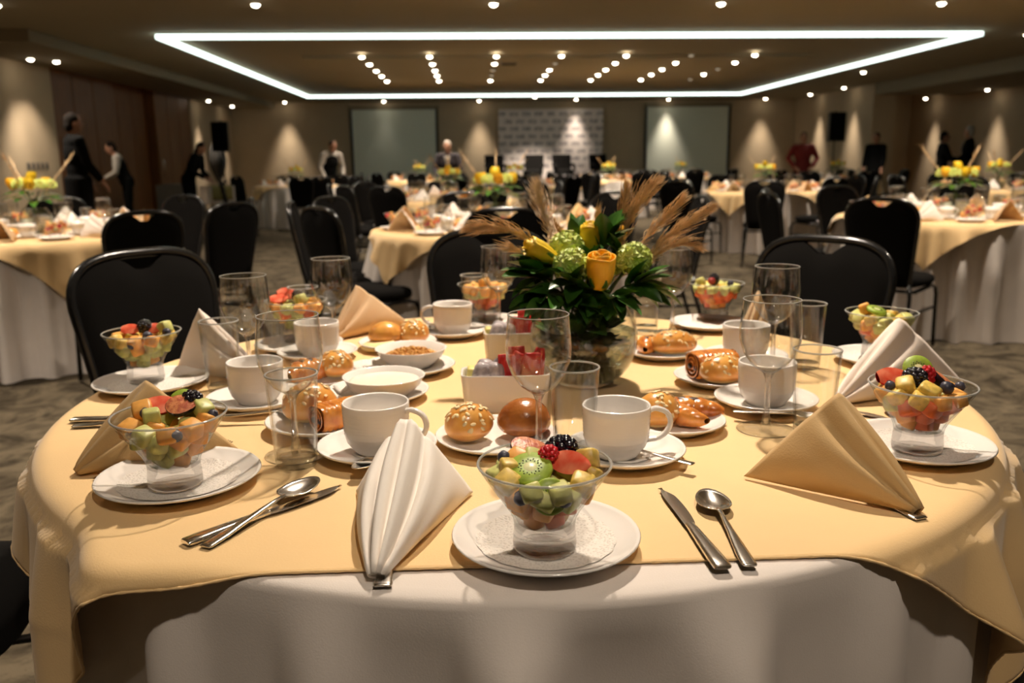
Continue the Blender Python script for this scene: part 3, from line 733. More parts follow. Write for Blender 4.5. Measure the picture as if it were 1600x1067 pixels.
# ------------------------------------------------------------------ fruit
FM = {
 'honeydew': mat('honeydew melon', (.66, .66, .22), .42, noise=.25, nscale=70, sss=.15, spec=.4),
 'cantaloupe': mat('cantaloupe melon', (.90, .44, .10), .42, noise=.2, nscale=70, sss=.15, spec=.4),
 'papaya': mat('papaya', (.80, .17, .04), .42, noise=.2, nscale=70, sss=.15, spec=.4),
 'pineapple': mat('pineapple', (.80, .56, .12), .42, noise=.3, nscale=120, sss=.15, spec=.4),
 'berry_blue': mat('blueberry skin', (.018, .018, .035), .45, noise=.5, nscale=60, col2=(.06, .06, .09)),
 'berry_black': mat('blackberry', (.008, .005, .010), .2, spec=.7),
 'berry_red': mat('raspberry', (.55, .012, .02), .3, spec=.6),
 'straw': mat('strawberry flesh', (.75, .07, .03), .28, noise=.5, nscale=50, col2=(.85, .25, .14)),
 'straw_skin': mat('strawberry skin', (.60, .015, .012), .25),
 'kiwi': mat('kiwi flesh', (.36, .50, .05), .45, noise=.3, nscale=90),
 'kiwi_core': mat('kiwi core', (.75, .75, .40), .3),
 'seed': mat('black seeds', (.01, .008, .006), .3),
 'fig_skin': mat('fig skin', (.018, .010, .020), .4),
 'fig': mat('fig flesh', (.75, .30, .12), .4, noise=.5, nscale=160, col2=(.45, .10, .05), bump=.5, bscale=220),
 'banana': mat('banana', (.82, .70, .45), .5),
 'grape': mat('red grape', (.30, .03, .03), .25),
 'leafy': mat('fruit leaf', (.10, .25, .03), .5),
}
def cube(p, kind, label, group, s=.011, seed=0):
    rg = random.Random(seed)
    nm = {'honeydew': 'honeydew_cube', 'cantaloupe': 'cantaloupe_cube', 'papaya': 'papaya_cube', 'pineapple': 'pineapple_chunk'}[kind]
    o = MB().ell((0, 0, 0), (s*rg.uniform(.9, 1.15), s*rg.uniform(.9, 1.15), s*rg.uniform(.8, 1.05)), (rg.uniform(-.5, .5), rg.uniform(-.5, .5), rg.uniform(0, 3)), 12, 8, e=.38).build(nm, FM[kind], loc=p)
    return tag(o, label, 'fruit', group)
def blueberry(p, label, group, r=.0072):
    t = thing('blueberry', label, 'fruit', p, 0, group)
    MB().ell((0, 0, 0), (r, r, r*.9), None, 12, 8).build('berry', FM['berry_blue'], t)
    MB().lathe([(r*.22, r*.82), (r*.42, r*.95), (r*.36, r*.84)], 8).build('crown', FM['berry_blue'], t); t.rotation_euler = (random.uniform(-1, 1), random.uniform(-1, 1), 0)
    return t
def drupe(p, R, k, m, name, label, group, rot=(0, 0, 0), hollow=False):
    b = MB(); n = 46
    for i in range(n):
        z = 1-2*(i+.5)/n; a = i*2.39996; rr = math.sqrt(1-z*z)
        b.ell((R*rr*math.cos(a)*.82, R*rr*math.sin(a)*.82, R*z*1.05), (k, k, k), None, 7, 5)
    b.ell((0, 0, 0), (R*.75, R*.75, R), None, 8, 6)
    o = b.build(name, m, loc=p); o.rotation_euler = rot; return tag(o, label, 'fruit', group)
def strawberry(p, rz, label, group, tilt=.5, s=1.0):
    t = thing('strawberry_wedge', label, 'fruit', p, rz, group); t.rotation_euler = (tilt, 0, rz)
    L_, W_, H_ = .021*s, .0125*s, .010*s
    f = lambda u: max(0, math.sin(PI*(u*.86+.14)))**.7
    MB().grid(lambda u, v: ((u-.5)*2*L_, W_*f(u)*math.cos(PI*v), -H_*f(u)*math.sin(PI*v)), 12, 8).build('skin', FM['straw_skin'], t)
    MB().grid(lambda u, v: ((u-.5)*2*L_, W_*f(u)*(2*v-1), .0015*math.sin(PI*v)), 12, 6).build('cut_face', FM['straw'], t)
    return t
def kiwi(p, rot, label, group, R=.0235, half=False):
    t = thing('kiwi_slice', label, 'fruit', p, 0, group); t.rotation_euler = rot
    MB().lathe([(0, -.0035), (R*.95, -.0035), (R, 0), (R*.95, .0035), (R*.4, .0037), (0, .0037)], 28).build('flesh', FM['kiwi'], t)
    MB().lathe([(0, .0042), (R*.28, .0040), (R*.32, .0034)], 16).build('core', FM['kiwi_core'], t)
    b = MB()
    for k in range(26):
        a = 2*PI*k/26; r = R*(.40 if k % 2 else .5); b.ell((r*math.cos(a), r*math.sin(a), .0037), (.0011, .0007, .0007), (0, 0, a), 6, 4)
    o = b.build('seeds', FM['seed'], t); o['kind'] = 'stuff'
    return t
def fig(p, rot, label, group, R=.018):
    t = thing('fig_half', label, 'fruit', p, 0, group); t.rotation_euler = rot
    f = lambda a: R*(1+.35*max(0, math.cos(a))**3)
    MB().grid(lambda u, v: (f(2*PI*u)*math.cos(2*PI*u)*math.sin(PI/2*v), R*math.sin(2*PI*u)*math.sin(PI/2*v), -R*.85*math.cos(PI/2*v)), 24, 8, cu=True).build('skin', FM['fig_skin'], t)
    MB().grid(lambda u, v: (f(2*PI*u)*math.cos(2*PI*u)*v*.97, R*math.sin(2*PI*u)*v*.97, .0005+.0025*(1-v*v)), 24, 5, cu=True).build('flesh', FM['fig'], t)
    return t
def fill(x, y, z, where, kinds, seed, back=False):
    """melon cubes piled in a glass bowl"""
    rg = random.Random(seed); g = 'melon cubes in the bowl '+where
    lay_ = [(.0405, .0155, 5, .0105), (.0405, .0, 1, .010), (.0555, .0270, 7, .0110), (.0555, .004, 1, .0108), (.0705, .0395, 9, .0120), (.070, .0160, 4, .0120), (.0815, .0465, 10, .0115), (.080, .024, 3, .0110)]
    lw_ = ('at the bottom', 'at the bottom', 'low', 'low', 'mid', 'mid', 'high', 'high'); seen = set()
    for li, (hz, r, n, s) in enumerate(lay_):
        a0 = rg.uniform(0, 6)
        for k in range(n):
            a = a0+2*PI*k/n; kd = rg.choice(kinds[min(max(0, li-1)//2, len(kinds)-1)])
            nice = {'honeydew': 'green honeydew cube', 'cantaloupe': 'orange cantaloupe cube', 'papaya': 'red papaya cube', 'pineapple': 'yellow pineapple chunk'}[kd]
            dw = DIRS[int(round((a % (2*PI))/(PI/4))) % 8] if r > .03 else 'inside'
            cube((x+r*math.cos(a), y+r*math.sin(a), z+hz+rg.uniform(-.002, .002)), kd, nice+' '+lw_[li]+' '+dw+' in the bowl '+where, g, s, rg.randint(0, 9999))

H, C, PP, PI_ = 'honeydew', 'cantaloupe', 'papaya', 'pineapple'
def setting(px, py, R, where, kinds, seed, dn=True):
    c = at(px, py, Z); plate(c.x, c.y, R, 'round white plate under the fruit bowl '+where, 'white plates under the fruit bowls')
    rg = random.Random(seed); n = 120
    o = MB().grid(lambda u, v: (lambda r: (r*math.cos(2*PI*u), r*math.sin(2*PI*u), .0006+.010*max(0, (r-.062)/.04)**1.0))(v*(.0745+.0022*abs(math.sin(18*PI*u)))), n, 10, cu=True).build('paper_doily', M['doily'], loc=(c.x, c.y, Z+.0052)); tag(o, 'white lace paper doily on the plate '+where, 'doily', 'lace doilies')
    return c
BZ = Z+.0068
def bowl_at(px, py, where, kinds, seed):
    c = at(px, py, BZ); fruit_glass(c.x, c.y, 'flared clear glass bowl of fruit '+where, BZ); fill(c.x, c.y, BZ, where, kinds, seed); return c
def top(c, dx, dy, dz): return (c.x+dx, c.y+dy, BZ+dz)
GT = lambda w_: 'fruit on top of the bowl '+w_

# front centre
W_ = 'at front centre'
setting(853, 852, .1025, W_, None, 1); c = bowl_at(851, 855, W_, [[C, PP], [C, H], [H, PI_]], 11)
fig(top(c, -.017, .028, .104), (.35, .1, .3), 'halved fig with orange flesh in the bowl '+W_, GT(W_), .0175)
drupe(top(c, .020, .022, .101), .0155, .0052, FM['berry_black'], 'blackberry', 'large glossy blackberry in the bowl '+W_, GT(W_), (1.2, 0, .8))
drupe(top(c, .004, .002, .102), .0105, .0034, FM['berry_red'], 'raspberry', 'red raspberry in the bowl '+W_, GT(W_), (.6, .5, 0))
strawberry(top(c, .027, -.012, .099), -.5, 'strawberry wedge at right in the bowl '+W_, GT(W_), .9, 1.05)
cube(top(c, .046, .004, .097), PI_, 'pineapple chunk at the right rim of the bowl '+W_, GT(W_), .0105, 5)
kiwi(top(c, -.016, -.016, .0945), (.35, -.15, .2), 'kiwi slice lying on top of the bowl '+W_, GT(W_))
kiwi(top(c, .002, -.043, .075), (1.25, 0, .1), 'kiwi slice standing against the glass of the bowl '+W_, GT(W_), .019)
cube(top(c, -.027, .012, .097), C, 'orange cantaloupe cube beside the fig in the bowl '+W_, GT(W_), .010, 8)
cube(top(c, -.012, .008, .099), H, 'pale melon piece behind the kiwi in the bowl '+W_, GT(W_), .009, 9)
cube(top(c, -.038, -.008, .094), PI_, 'pineapple chunk at the left rim of the bowl '+W_, GT(W_), .0095, 3)
blueberry(top(c, -.042, .010, .099), 'blueberry at the left rim of the bowl '+W_, GT(W_))
blueberry(top(c, -.027, -.043, .074), 'blueberry behind the glass at left of the bowl '+W_, GT(W_), .008)
blueberry(top(c, .016, -.048, .073), 'blueberry behind the glass at right of the bowl '+W_, GT(W_), .0085)
# left front
W_ = 'at left front'
setting(282, 757, .1035, W_, None, 2); c = bowl_at(275, 757, W_, [[C, H], [C, H], [H, C]], 22)
fig(top(c, .012, .004, .106), (.55, 0, .1), 'halved fig showing its cut face in the bowl '+W_, GT(W_), .017)
drupe(top(c, .022, .022, .105), .0135, .0045, FM['berry_black'], 'blackberry', 'blackberry behind the fig in the bowl '+W_, GT(W_), (1.2, 0, .8))
strawberry(top(c, -.014, .018, .103), .4, 'strawberry wedge at the back of the bowl '+W_, GT(W_), .7, 1.1)
cube(top(c, -.036, .010, .097), C, 'cantaloupe cube at the left rim of the bowl '+W_, GT(W_), .0115, 6)
cube(top(c, -.016, -.016, .097), H, 'honeydew cube at the front of the bowl '+W_, GT(W_), .0105, 16)
cube(top(c, .040, .010, .098), H, 'honeydew cube at the right rim of the bowl '+W_, GT(W_), .0115, 26)
kiwi(top(c, .006, .038, .099), (.9, 0, .1), 'kiwi slice at the back of the bowl '+W_, GT(W_), .019)
blueberry(top(c, -.026, -.008, .099), 'blueberry between melon cubes of the bowl '+W_, GT(W_))
blueberry(top(c, -.035, -.034, .080), 'blueberry behind the glass at left of the bowl '+W_, GT(W_), .0085)
blueberry(top(c, .022, -.046, .080), 'blueberry behind the glass at right of the bowl '+W_, GT(W_), .0085)
blueberry(top(c, .054, .002, .092), 'blueberry at the right rim of the bowl '+W_, GT(W_))
# right
W_ = 'at right'
setting(1432, 704, .1010, W_, None, 3); c = bowl_at(1432, 702, W_, [[C, PP], [C, PP, H], [H, C, PI_]], 33)
drupe(top(c, -.010, .004, .103), .0145, .0050, FM['berry_black'], 'blackberry', 'blackberry in the middle of the bowl '+W_, GT(W_), (1.3, 0, .3))
strawberry(top(c, -.030, .020, .102), .1, 'strawberry wedge at the left rim of the bowl '+W_, GT(W_), .8, 1.2)
drupe(top(c, .012, .012, .104), .0115, .0036, FM['berry_red'], 'raspberry', 'raspberry under the kiwi in the bowl '+W_, GT(W_))
kiwi(top(c, .010, .034, .108), (.95, .2, -.3), 'kiwi slice on edge at the back of the bowl '+W_, GT(W_), .021)
fig(top(c, .034, .006, .100), (.5, .5, .5), 'halved fig at the right rim of the bowl '+W_, GT(W_), .0165)
cube(top(c, -.030, -.012, .096), PI_, 'pineapple chunk at the front of the bowl '+W_, GT(W_), .013, 4)
cube(top(c, -.008, -.030, .090), PI_, 'large pineapple chunk behind the front glass of the bowl '+W_, GT(W_), .0135, 14)
blueberry(top(c, .019, -.028, .097), 'large blueberry at the front of the bowl '+W_, GT(W_), .0095)
blueberry(top(c, -.047, -.002, .095), 'blueberry at the left rim of the bowl '+W_, GT(W_))
blueberry(top(c, .050, -.006, .092), 'blueberry at the right rim of the bowl '+W_, GT(W_))
# left back
W_ = 'at left back'
setting(238, 605, .1035, W_, None, 4); c = bowl_at(229, 594, W_, [[H, C], [C, H], [C, PI_]], 44)
strawberry(top(c, -.020, .006, .100), .2, 'strawberry piece at left in the bowl '+W_, GT(W_), .8, .9)
strawberry(top(c, .022, .010, .100), -.2, 'strawberry piece at right in the bowl '+W_, GT(W_), .8, .9)
drupe(top(c, .001, .016, .102), .013, .0044, FM['berry_black'], 'blackberry', 'blackberry between the strawberries of the bowl '+W_, GT(W_), (1.3, 0, .3))
cube(top(c, .040, .012, .100), H, 'green honeydew cube at the rim of the bowl '+W_, GT(W_), .012, 7)
blueberry(top(c, .050, -.010, .095), 'blueberry at the right rim of the bowl '+W_, GT(W_), .0085)
blueberry(top(c, .024, -.036, .093), 'blueberry behind the glass at right of the bowl '+W_, GT(W_), .0095)
blueberry(top(c, .000, -.050, .079), 'blueberry low behind the glass of the bowl '+W_, GT(W_), .009)
# back ones, farther off
W_ = 'at back right'
setting(1108, 512, .098, W_, None, 5); c = bowl_at(1117, 499, W_, [[PP, C], [PP], [H, PI_]], 55)
drupe(top(c, -.005, .004, .103), .0125, .0042, FM['berry_black'], 'blackberry', 'blackberry on the bowl '+W_, GT(W_))
o = MB().ell((0, 0, 0), (.010, .010, .009)).build('red_grape', FM['grape'], loc=top(c, -.016, -.012, .102)); tag(o, 'red grape on top of the bowl '+W_, 'fruit', GT(W_))
cube(top(c, -.040, .002, .098), H, 'honeydew cube at the left rim of the bowl '+W_, GT(W_), .011, 7)
blueberry(top(c, .030, -.020, .096), 'blueberry at right of the bowl '+W_, GT(W_), .0085)
W_ = 'behind the right white napkin'
setting(1378, 566, .098, W_, None, 6); c = bowl_at(1372, 558, W_, [[C, PP], [C, H], [H, PI_]], 66)
kiwi(top(c, -.016, -.010, .100), (.3, .1, .3), 'kiwi slice on the bowl '+W_, GT(W_), .02)
cube(top(c, -.030, .012, .100), C, 'cantaloupe cube on the bowl '+W_, GT(W_), .0115, 7)
W_ = 'at back left behind wine glasses'
setting(468, 545, .098, W_, None, 7); c = bowl_at(466, 532, W_, [[C, H], [PP, H], [H, C]], 77)
strawberry(top(c, -.020, .016, .109), .5, 'red strawberry sticking out of the bowl '+W_, GT(W_), 1.1, 1.2)
strawberry(top(c, -.036, -.004, .101), .1, 'strawberry wedge at the left rim of the bowl '+W_, GT(W_), .7, 1)
drupe(top(c, .000, .020, .102), .012, .0042, FM['berry_black'], 'blackberry', 'blackberry on the bowl '+W_, GT(W_))
cube(top(c, .014, -.014, .099), H, 'honeydew cube on the bowl '+W_, GT(W_), .0115, 17)
W_ = 'at back centre behind the cup'
setting(760, 509, .095, W_, None, 8); c = bowl_at(758, 500, W_, [[C, PP], [C, H], [C, PI_]], 88)
cube(top(c, .000, -.014, .099), C, 'cantaloupe cube on the bowl '+W_, GT(W_), .012, 17)

# ------------------------------------------------------------------ cups, glasses, cutlery, napkins
def P2(px, py, z=Z): p = at(px, py, z); return (p.x, p.y)
def cupset(px, py, label, rz, sdx=0, sdy=0, R=.0475, h=.074, sp_=None):
    x, y = P2(px, py, Z+.006); saucer(x+sdx, y+sdy, 'white saucer under '+label); cup(x, y, label, rz, R, h)
    if sp_: p = at(*sp_[0], Z+.016); q = at(*sp_[1], Z+.01); spoon((p.x, p.y), (q.x, q.y), 'teaspoon on the saucer of '+label, .72, Z+.012, sp_[2] if len(sp_) > 2 else 0, group='teaspoons', name='tea_spoon')
cupset(590, 704, 'white cup behind the white front napkin, handle to the right', -.35, sp_=((652, 688), (560, 738)))
cupset(962, 710, 'white cup right of the centre tumbler, handle to the right', .05, .012, 0, sp_=((1084, 723), (945, 700)))
cupset(1196, 630, 'white cup behind the right wine glass', 1.7, sp_=((1145, 640), (1250, 655)))
cupset(402, 628, 'white cup behind the tall left wine glass', 1.5, sp_=((345, 648), (440, 650)))
cupset(708, 521, 'white cup at the back, handle to the left', 2.9, sp_=((666, 500), (690, 528)))
cupset(497, 555, 'white cup at back left behind the wine glasses', 1.2)
cupset(1164, 561, 'white cup at right behind the nearer cup', 1.6)
for px, py, l in ((842, 712, 'wine glass in the middle, right behind the front fruit bowl'), (463, 712, 'wine glass at left behind the tall tumbler'), (1196, 672, 'wine glass at right left of the gold napkin'),
                  (392, 595, 'wine glass at back left before the white napkin'), (524, 545, 'wine glass at back left before the gold napkin'), (780, 512, 'wine glass at the back beside the cup with the left handle'),
                  (1050, 520, 'wine glass at the back right of the flower vase'), (1206, 575, 'wine glass at right behind the nearer wine glass')):
    x, y = P2(px, py); wine_glass(x, y, l)
for px, py, l in ((464, 727, 'tall tumbler at left beside the seeded bun'), (897, 708, 'tall tumbler in the middle beside the wine glass'), (1269, 677, 'tall tumbler at right behind the gold napkin'),
                  (350, 610, 'tall tumbler at left before the white back napkin'), (478, 535, 'tumbler at back left beside the fruit bowl'), (1049, 522, 'tumbler at the back right of the vase around a wine stem'),
                  (1257, 575, 'tumbler at right behind the two wine glasses'), (742, 506, 'tumbler at the back centre next to the fruit bowl')):
    x, y = P2(px, py)
    if l.startswith('tumbler at the back right'): x -= .052; y += .05
    highball(x, y, l, h=.132 if px < 700 or px > 1100 else .128)
knife(P2(1130, 893), P2(1034, 768), 'table knife in front at right beside the spoon')
spoon(P2(1172, 888), P2(1106, 780), 'spoon in front at right with its bowl upward')
knife(P2(289, 853), P2(535, 762), 'table knife at left front under a spoon')
spoon(P2(320, 858), P2(487, 768), 'spoon at left front lying across the knife', 1.0, Z, .035)
fork(P2(598, 916), P2(612, 800), 'fork handle peeking out under the white front napkin', .753)
fork(P2(1440, 813), P2(1300, 745), 'fork under the gold napkin at right')
fork(P2(150, 752), P2(320, 705), 'fork under the gold napkin at left')
knife(P2(112, 659), P2(262, 656), 'table knife at left behind the gold napkin')
spoon(P2(114, 668), P2(240, 662), 'spoon handle at left behind the gold napkin')
knife(P2(1540, 698), P2(1400, 662), 'table knife behind the right fruit bowl')
spoon(P2(1528, 697), P2(1420, 655), 'spoon behind the right fruit bowl')
G = 'standing folded napkins'
napkin((-.103, .795), (-.152, 1.028), (-.083, .985, Z+.105), M['napkin_white'], 'white napkin folded to a tent in front of the left cup', G, 1.8, Z-.001)
napkin((.516, .912), (.350, 1.040), (.458, 1.015, Z+.116), M['napkin_gold'], 'gold napkin folded to a tent at right front', G)
napkin((-.540, 1.118), (-.336, 1.186), (-.466, 1.19, Z+.108), M['napkin_gold'], 'gold napkin behind the left front fruit bowl', G)
napkin((-.405, 1.60), (-.60, 1.70), (-.54, 1.685, Z+.128), M['napkin_pink'], 'pale napkin tent at left back before the black chair', G)
napkin((-.330, 1.985), (-.215, 2.20), (-.284, 2.05, Z+.118), M['napkin_tan'], 'tan napkin tent at back left beyond the wine glass', G)
napkin((.612, 1.362), (.885, 1.443), (.752, 1.45, Z+.127), M['napkin_pink'], 'pale napkin tent at right behind the right fruit bowl', G)
napkin((.60, 1.84), (.70, 1.95), (.655, 1.91, Z+.11), M['napkin_tan'], 'tan napkin at back right seen through wine glasses', G)

# ------------------------------------------------------------------ bread
M['crust'] = mat('golden egg wash crust', (.80, .40, .09), .28, noise=.5, nscale=28, col2=(.60, .23, .04), bump=.2, bscale=60, coat=.3)
M['crust_dark'] = mat('dark brown brioche crust', (.44, .15, .03), .25, noise=.4, nscale=26, col2=(.30, .085, .018), bump=.5, bscale=140, coat=.4)
M['crust_pale'] = mat('pale bun side', (.80, .55, .22), .5, noise=.2, nscale=40)
M['pastry'] = mat('flaky pastry', (.72, .29, .05), .25, noise=.6, nscale=40, col2=(.45, .12, .02), bump=.5, bscale=110, coat=.4)
M['choc'] = mat('dark chocolate', (.03, .010, .006), .35)
M['oat'] = mat('oat flakes', (.85, .66, .36), .6)
M['crumb'] = mat('bread crumb', (.85, .66, .32), .8, bump=.5, bscale=150)
G_B = 'breads and pastries on the side plates'
def bun(p, r, label, seeds=True, m='crust', rz=0, tilt=(0, 0)):
    t = thing('seeded_bun' if seeds else 'brioche_bun', label, 'bread', p, rz, G_B); t.rotation_euler = (tilt[0], tilt[1], rz)
    rx, ry, rzz = r; rg = random.Random(round(p[0]*1000))
    def S(u, v, k=1.0):
        th = 2*PI*u; ph = PI*(v-.5); c = math.cos(ph)
        z = math.sin(ph); z = z if z > 0 else z*.62
        w_ = 1+.03*math.sin(3*th+rx*900)*c
        return Vector((rx*c*math.cos(th)*w_*k, ry*c*math.sin(th)*w_*k, rzz*(z+.62)*.62*k+(.0 if k == 1 else -.0005)))
    MB().grid(lambda u, v: S(u, v), 28, 16, cu=True).build('crust', M[m], t)
    MB().grid(lambda u, v: S(u, .02+v*.30, 1.012), 28, 4, cu=True).build('pale_base', M['crust_pale'], t) if seeds else None
    if seeds:
        b = MB()
        for k in range(52):
            u = rg.random(); v = .99-.47*rg.random()**.8; q = S(u, v); n_ = (q-Vector((0, 0, rzz*.2))).normalized()
            e = Vector((0, 0, 1)).rotation_difference(n_).to_euler(); e.rotate_axis('Z', rg.random()*6)
            b.ell(q+n_*.0006, (.0046, .0028, .0010), e, 8, 4)
        o = b.build('oat_flakes', M['oat'], t); o['kind'] = 'stuff'
    return t
def croissant(p, L_, r, label, rz, m='pastry', name='mini_croissant', bend=.5, ridges=5, filled=False):
    t = thing(name, label, 'pastry', p, rz, G_B)
    def S(u, v):
        s = u-.5; x = L_*s; env = max(.02, math.cos(PI*s*.94))**.55
        rg_ = 1+.12*abs(math.sin(ridges*PI*u+.4))-.06
        a = 2*PI*v; y = r*env*rg_*math.cos(a); z = r*.82*env*rg_*math.sin(a)
        return (x, y-bend*L_*s*s*2, max(0, z+r*.62))
    MB().grid(S, 44, 16, cv=True).build('pastry_body', M[m], t)
    if filled: MB().ell((0, -.1*r, r*1.32), (L_*.2, r*.34, r*.14), None, 14, 6).build('chocolate_filling', M['choc'], t)
    return t
def pain(p, d, label, rz):
    t = thing('chocolate_pastry', label, 'pastry', p, rz, G_B); lx, ly, lz = d
    MB().grid(lambda u, v: (lx*(u-.5), (lambda a: ly/2*math.copysign(abs(math.cos(a))**.6, math.cos(a))*(1-.12*abs(2*u-1)**6))(2*PI*v), (lambda a: max(0, lz/2+lz/2*math.copysign(abs(math.sin(a))**.6, math.sin(a))*(1-.1*abs(2*u-1)**6)-.0025*(math.sin(9*PI*u)**8)))(2*PI*v)), 40, 24, cv=True).build('pastry_body', M['pastry'], t)
    for s in (-1, 1):
        b = MB()
        for k in range(3): b.lathe([(ly*.13*(3-k), s*.0006*(3-k)), (ly*.13*(3-k)-.002, s*.002)], 20)
        o = b.build('rolled_end', M['pastry'], t, loc=(s*lx*.5, 0, lz*.5)); o.rotation_euler = (0, PI/2, 0)
        for q in (-1, 1): MB().ell((s*lx*.495, q*ly*.17, lz*.42), (.003, .006, .005)).build('chocolate_stick', M['choc'], t)
    return t
GP = 'white side plates of bread'
PZ = Z+.0075
def bplate(px, py, label, R=.089): c = at(px, py, Z); plate(c.x, c.y, R, label, GP, name='side_plate'); return c
c = bplate(776, 693, 'side plate of two buns behind the front fruit bowl', .091)
bun((c.x-.040, c.y+.008, PZ), (.037, .033, .054), 'seeded bun behind the white front napkin', True, 'crust', .3, (.12, -.1))
bun((c.x+.043, c.y+.014, PZ-.001), (.041, .037, .058), 'glossy dark brioche behind the middle wine glass', False, 'crust_dark', .2)
c = bplate(1050, 668, 'side plate of pastries right of the middle cup', .082)
bun((c.x-.026, c.y-.012, PZ), (.036, .030, .054), 'seeded bun beside the middle cup handle', True, 'crust', .5)
croissant((c.x+.016, c.y-.004, PZ), .075, .020, 'small twisted croissant on the plate right of the middle cup', 1.9, ridges=4)
croissant((c.x+.036, c.y+.040, PZ), .110, .021, 'pointed pastry with dark chocolate on the plate right of the middle cup', -.25, name='chocolate_danish', filled=True, bend=.2)
c = bplate(1127, 598, 'side plate of pastries left of the right wine glass')
pain((c.x-.012, c.y+.022, PZ), (.085, .062, .050), 'rolled chocolate pastry on the plate left of the right wine glass', .25)
bun((c.x-.006, c.y-.024, PZ), (.044, .032, .052), 'seeded bun before the rolled chocolate pastry', True, 'crust', .1)
c = bplate(1035, 556, 'side plate of pastries at right of the vase', .088)
bun((c.x+.018, c.y-.012, PZ), (.050, .030, .050), 'long seeded bun at right of the vase', True, 'crust', -.1)
croissant((c.x-.030, c.y+.012, PZ), .085, .024, 'chocolate filled pastry at right of the vase', .8, name='chocolate_danish', filled=True)
c = bplate(505, 668, 'side plate of breads behind the tall left tumbler')
bun((c.x-.022, c.y+.012, PZ), (.044, .036, .064), 'seeded bun seen through the tall left tumbler', True, 'crust', .2)
pain((c.x+.028, c.y-.018, PZ), (.080, .048, .042), 'flaky pastry roll left of the left cup', .75)
c = bplate(500, 597, 'side plate of pastries behind the left wine glass', .088)
bun((c.x+.030, c.y+.012, PZ), (.034, .030, .052), 'seeded bun right of the left wine glass', True, 'crust')
croissant((c.x-.024, c.y-.005, PZ), .095, .028, 'chocolate filled pastry seen through the left wine glass', .7, name='chocolate_danish', filled=True)
c = bplate(622, 543, 'side plate of buns behind the granola bowl', .088)
bun((c.x-.026, c.y+.004, PZ), (.040, .032, .052), 'left bun on the plate behind the granola bowl', False, 'crust', .2)
bun((c.x+.034, c.y+.012, PZ), (.036, .034, .054), 'right seeded bun on the plate behind the granola bowl', True, 'crust')
o = MB().lathe([(0, 0), (.034, 0), (.038, .003), (.036, .006), (0, .007)], 24).build('bread_slice', M['crumb'], loc=(c.x-.040, c.y-.036, PZ+.004)); o.rotation_euler = (.12, -.1, 0); tag(o, 'pale bread slice before the buns behind the granola bowl', 'bread', G_B)

# ------------------------------------------------------------------ bowls of granola and yogurt on plates, spoons beside
M['yogurt'] = mat('white yogurt', (.88, .84, .70), .25, sss=.1)
M['granola'] = mat('granola clusters', (.55, .23, .04), .7, noise=.6, nscale=90, col2=(.72, .42, .12))
def shallow(px, py, label, R=.073):
    c = at(px, py, Z+.006); t = thing('shallow_bowl', label, 'bowl', (c.x, c.y, Z+.0062), 0, 'shallow white bowls')
    MB().lathe([(0, .003), (.036, .003), (.038, 0), (.041, .001), (.052, .010), (.064, .022), (R-.003, .0345), (R, .0365), (R-.001, .0378), (R-.004, .0365), (.060, .024), (.048, .0125), (.034, .007), (0, .006)], 56).build('bowl_body', M['china'], t)
    return c
c0 = at(590, 622, Z); plate(c0.x, c0.y, .092, 'white plate under the yogurt bowl', 'plates under the shallow bowls', name='under_plate')
c = shallow(601, 618, 'shallow white bowl of yogurt left of the sugar caddy')
o = MB().lathe([(0, .0295), (.055, .0290), (.0635, .0280), (.062, .0268), (0, .0262)], 48).build('yogurt', M['yogurt'], loc=(c.x, c.y, Z+.0062)); tag(o, 'smooth white yogurt filling the shallow bowl', 'yogurt', kind='stuff')
c1 = at(640, 580, Z); plate(c1.x, c1.y, .092, 'white plate under the granola bowl', 'plates under the shallow bowls', name='under_plate')
c = shallow(643, 571, 'shallow white bowl of granola behind the yogurt bowl', .073)
b = MB(); rg = random.Random(4)
for k in range(420):
    r = .052*math.sqrt(rg.random()); a = rg.random()*6.28; b.ell((r*math.cos(a), r*math.sin(a), .019+.016*(1-(r/.056)**2)*rg.uniform(.7, 1.15)), (rg.uniform(.003, .0055), rg.uniform(.002, .004), .002), (rg.random(), rg.random(), rg.random()*3), 6, 4, e=.8)
b.ell((0, 0, .020), (.050, .050, .012), None, 20, 8)
o = b.build('granola', M['granola'], loc=(c.x, c.y, Z+.0062)); tag(o, 'golden granola heaped in the shallow bowl', 'granola', kind='stuff')
for p, q, l in (((512, 618), (590, 645), 'serving spoon on the plate of the yogurt bowl, handle to the left'), ((575, 572), (640, 592), 'serving spoon on the plate of the granola bowl, handle to the left')):
    p = at(*p, Z+.02); q = at(*q, Z+.014); spoon((p.x, p.y), (q.x, q.y), l, .72, Z+.0135, 0, group='teaspoons', name='tea_spoon')
for px, py, l in ((548, 606, 'little folded white paper on the plate left of the yogurt bowl'), (571, 571, 'little folded white paper on the plate left of the granola bowl')):
    c = at(px, py, Z+.014); o = MB().grid(lambda u, v: ((u-.5)*.055, (v-.5)*.035, .004*math.sin(PI*u)+.006*v), 8, 4).build('folded_paper', M['doily'], loc=(c.x, c.y, Z+.012), solid=.001); o.rotation_euler = (0, 0, .5); tag(o, l, 'paper')

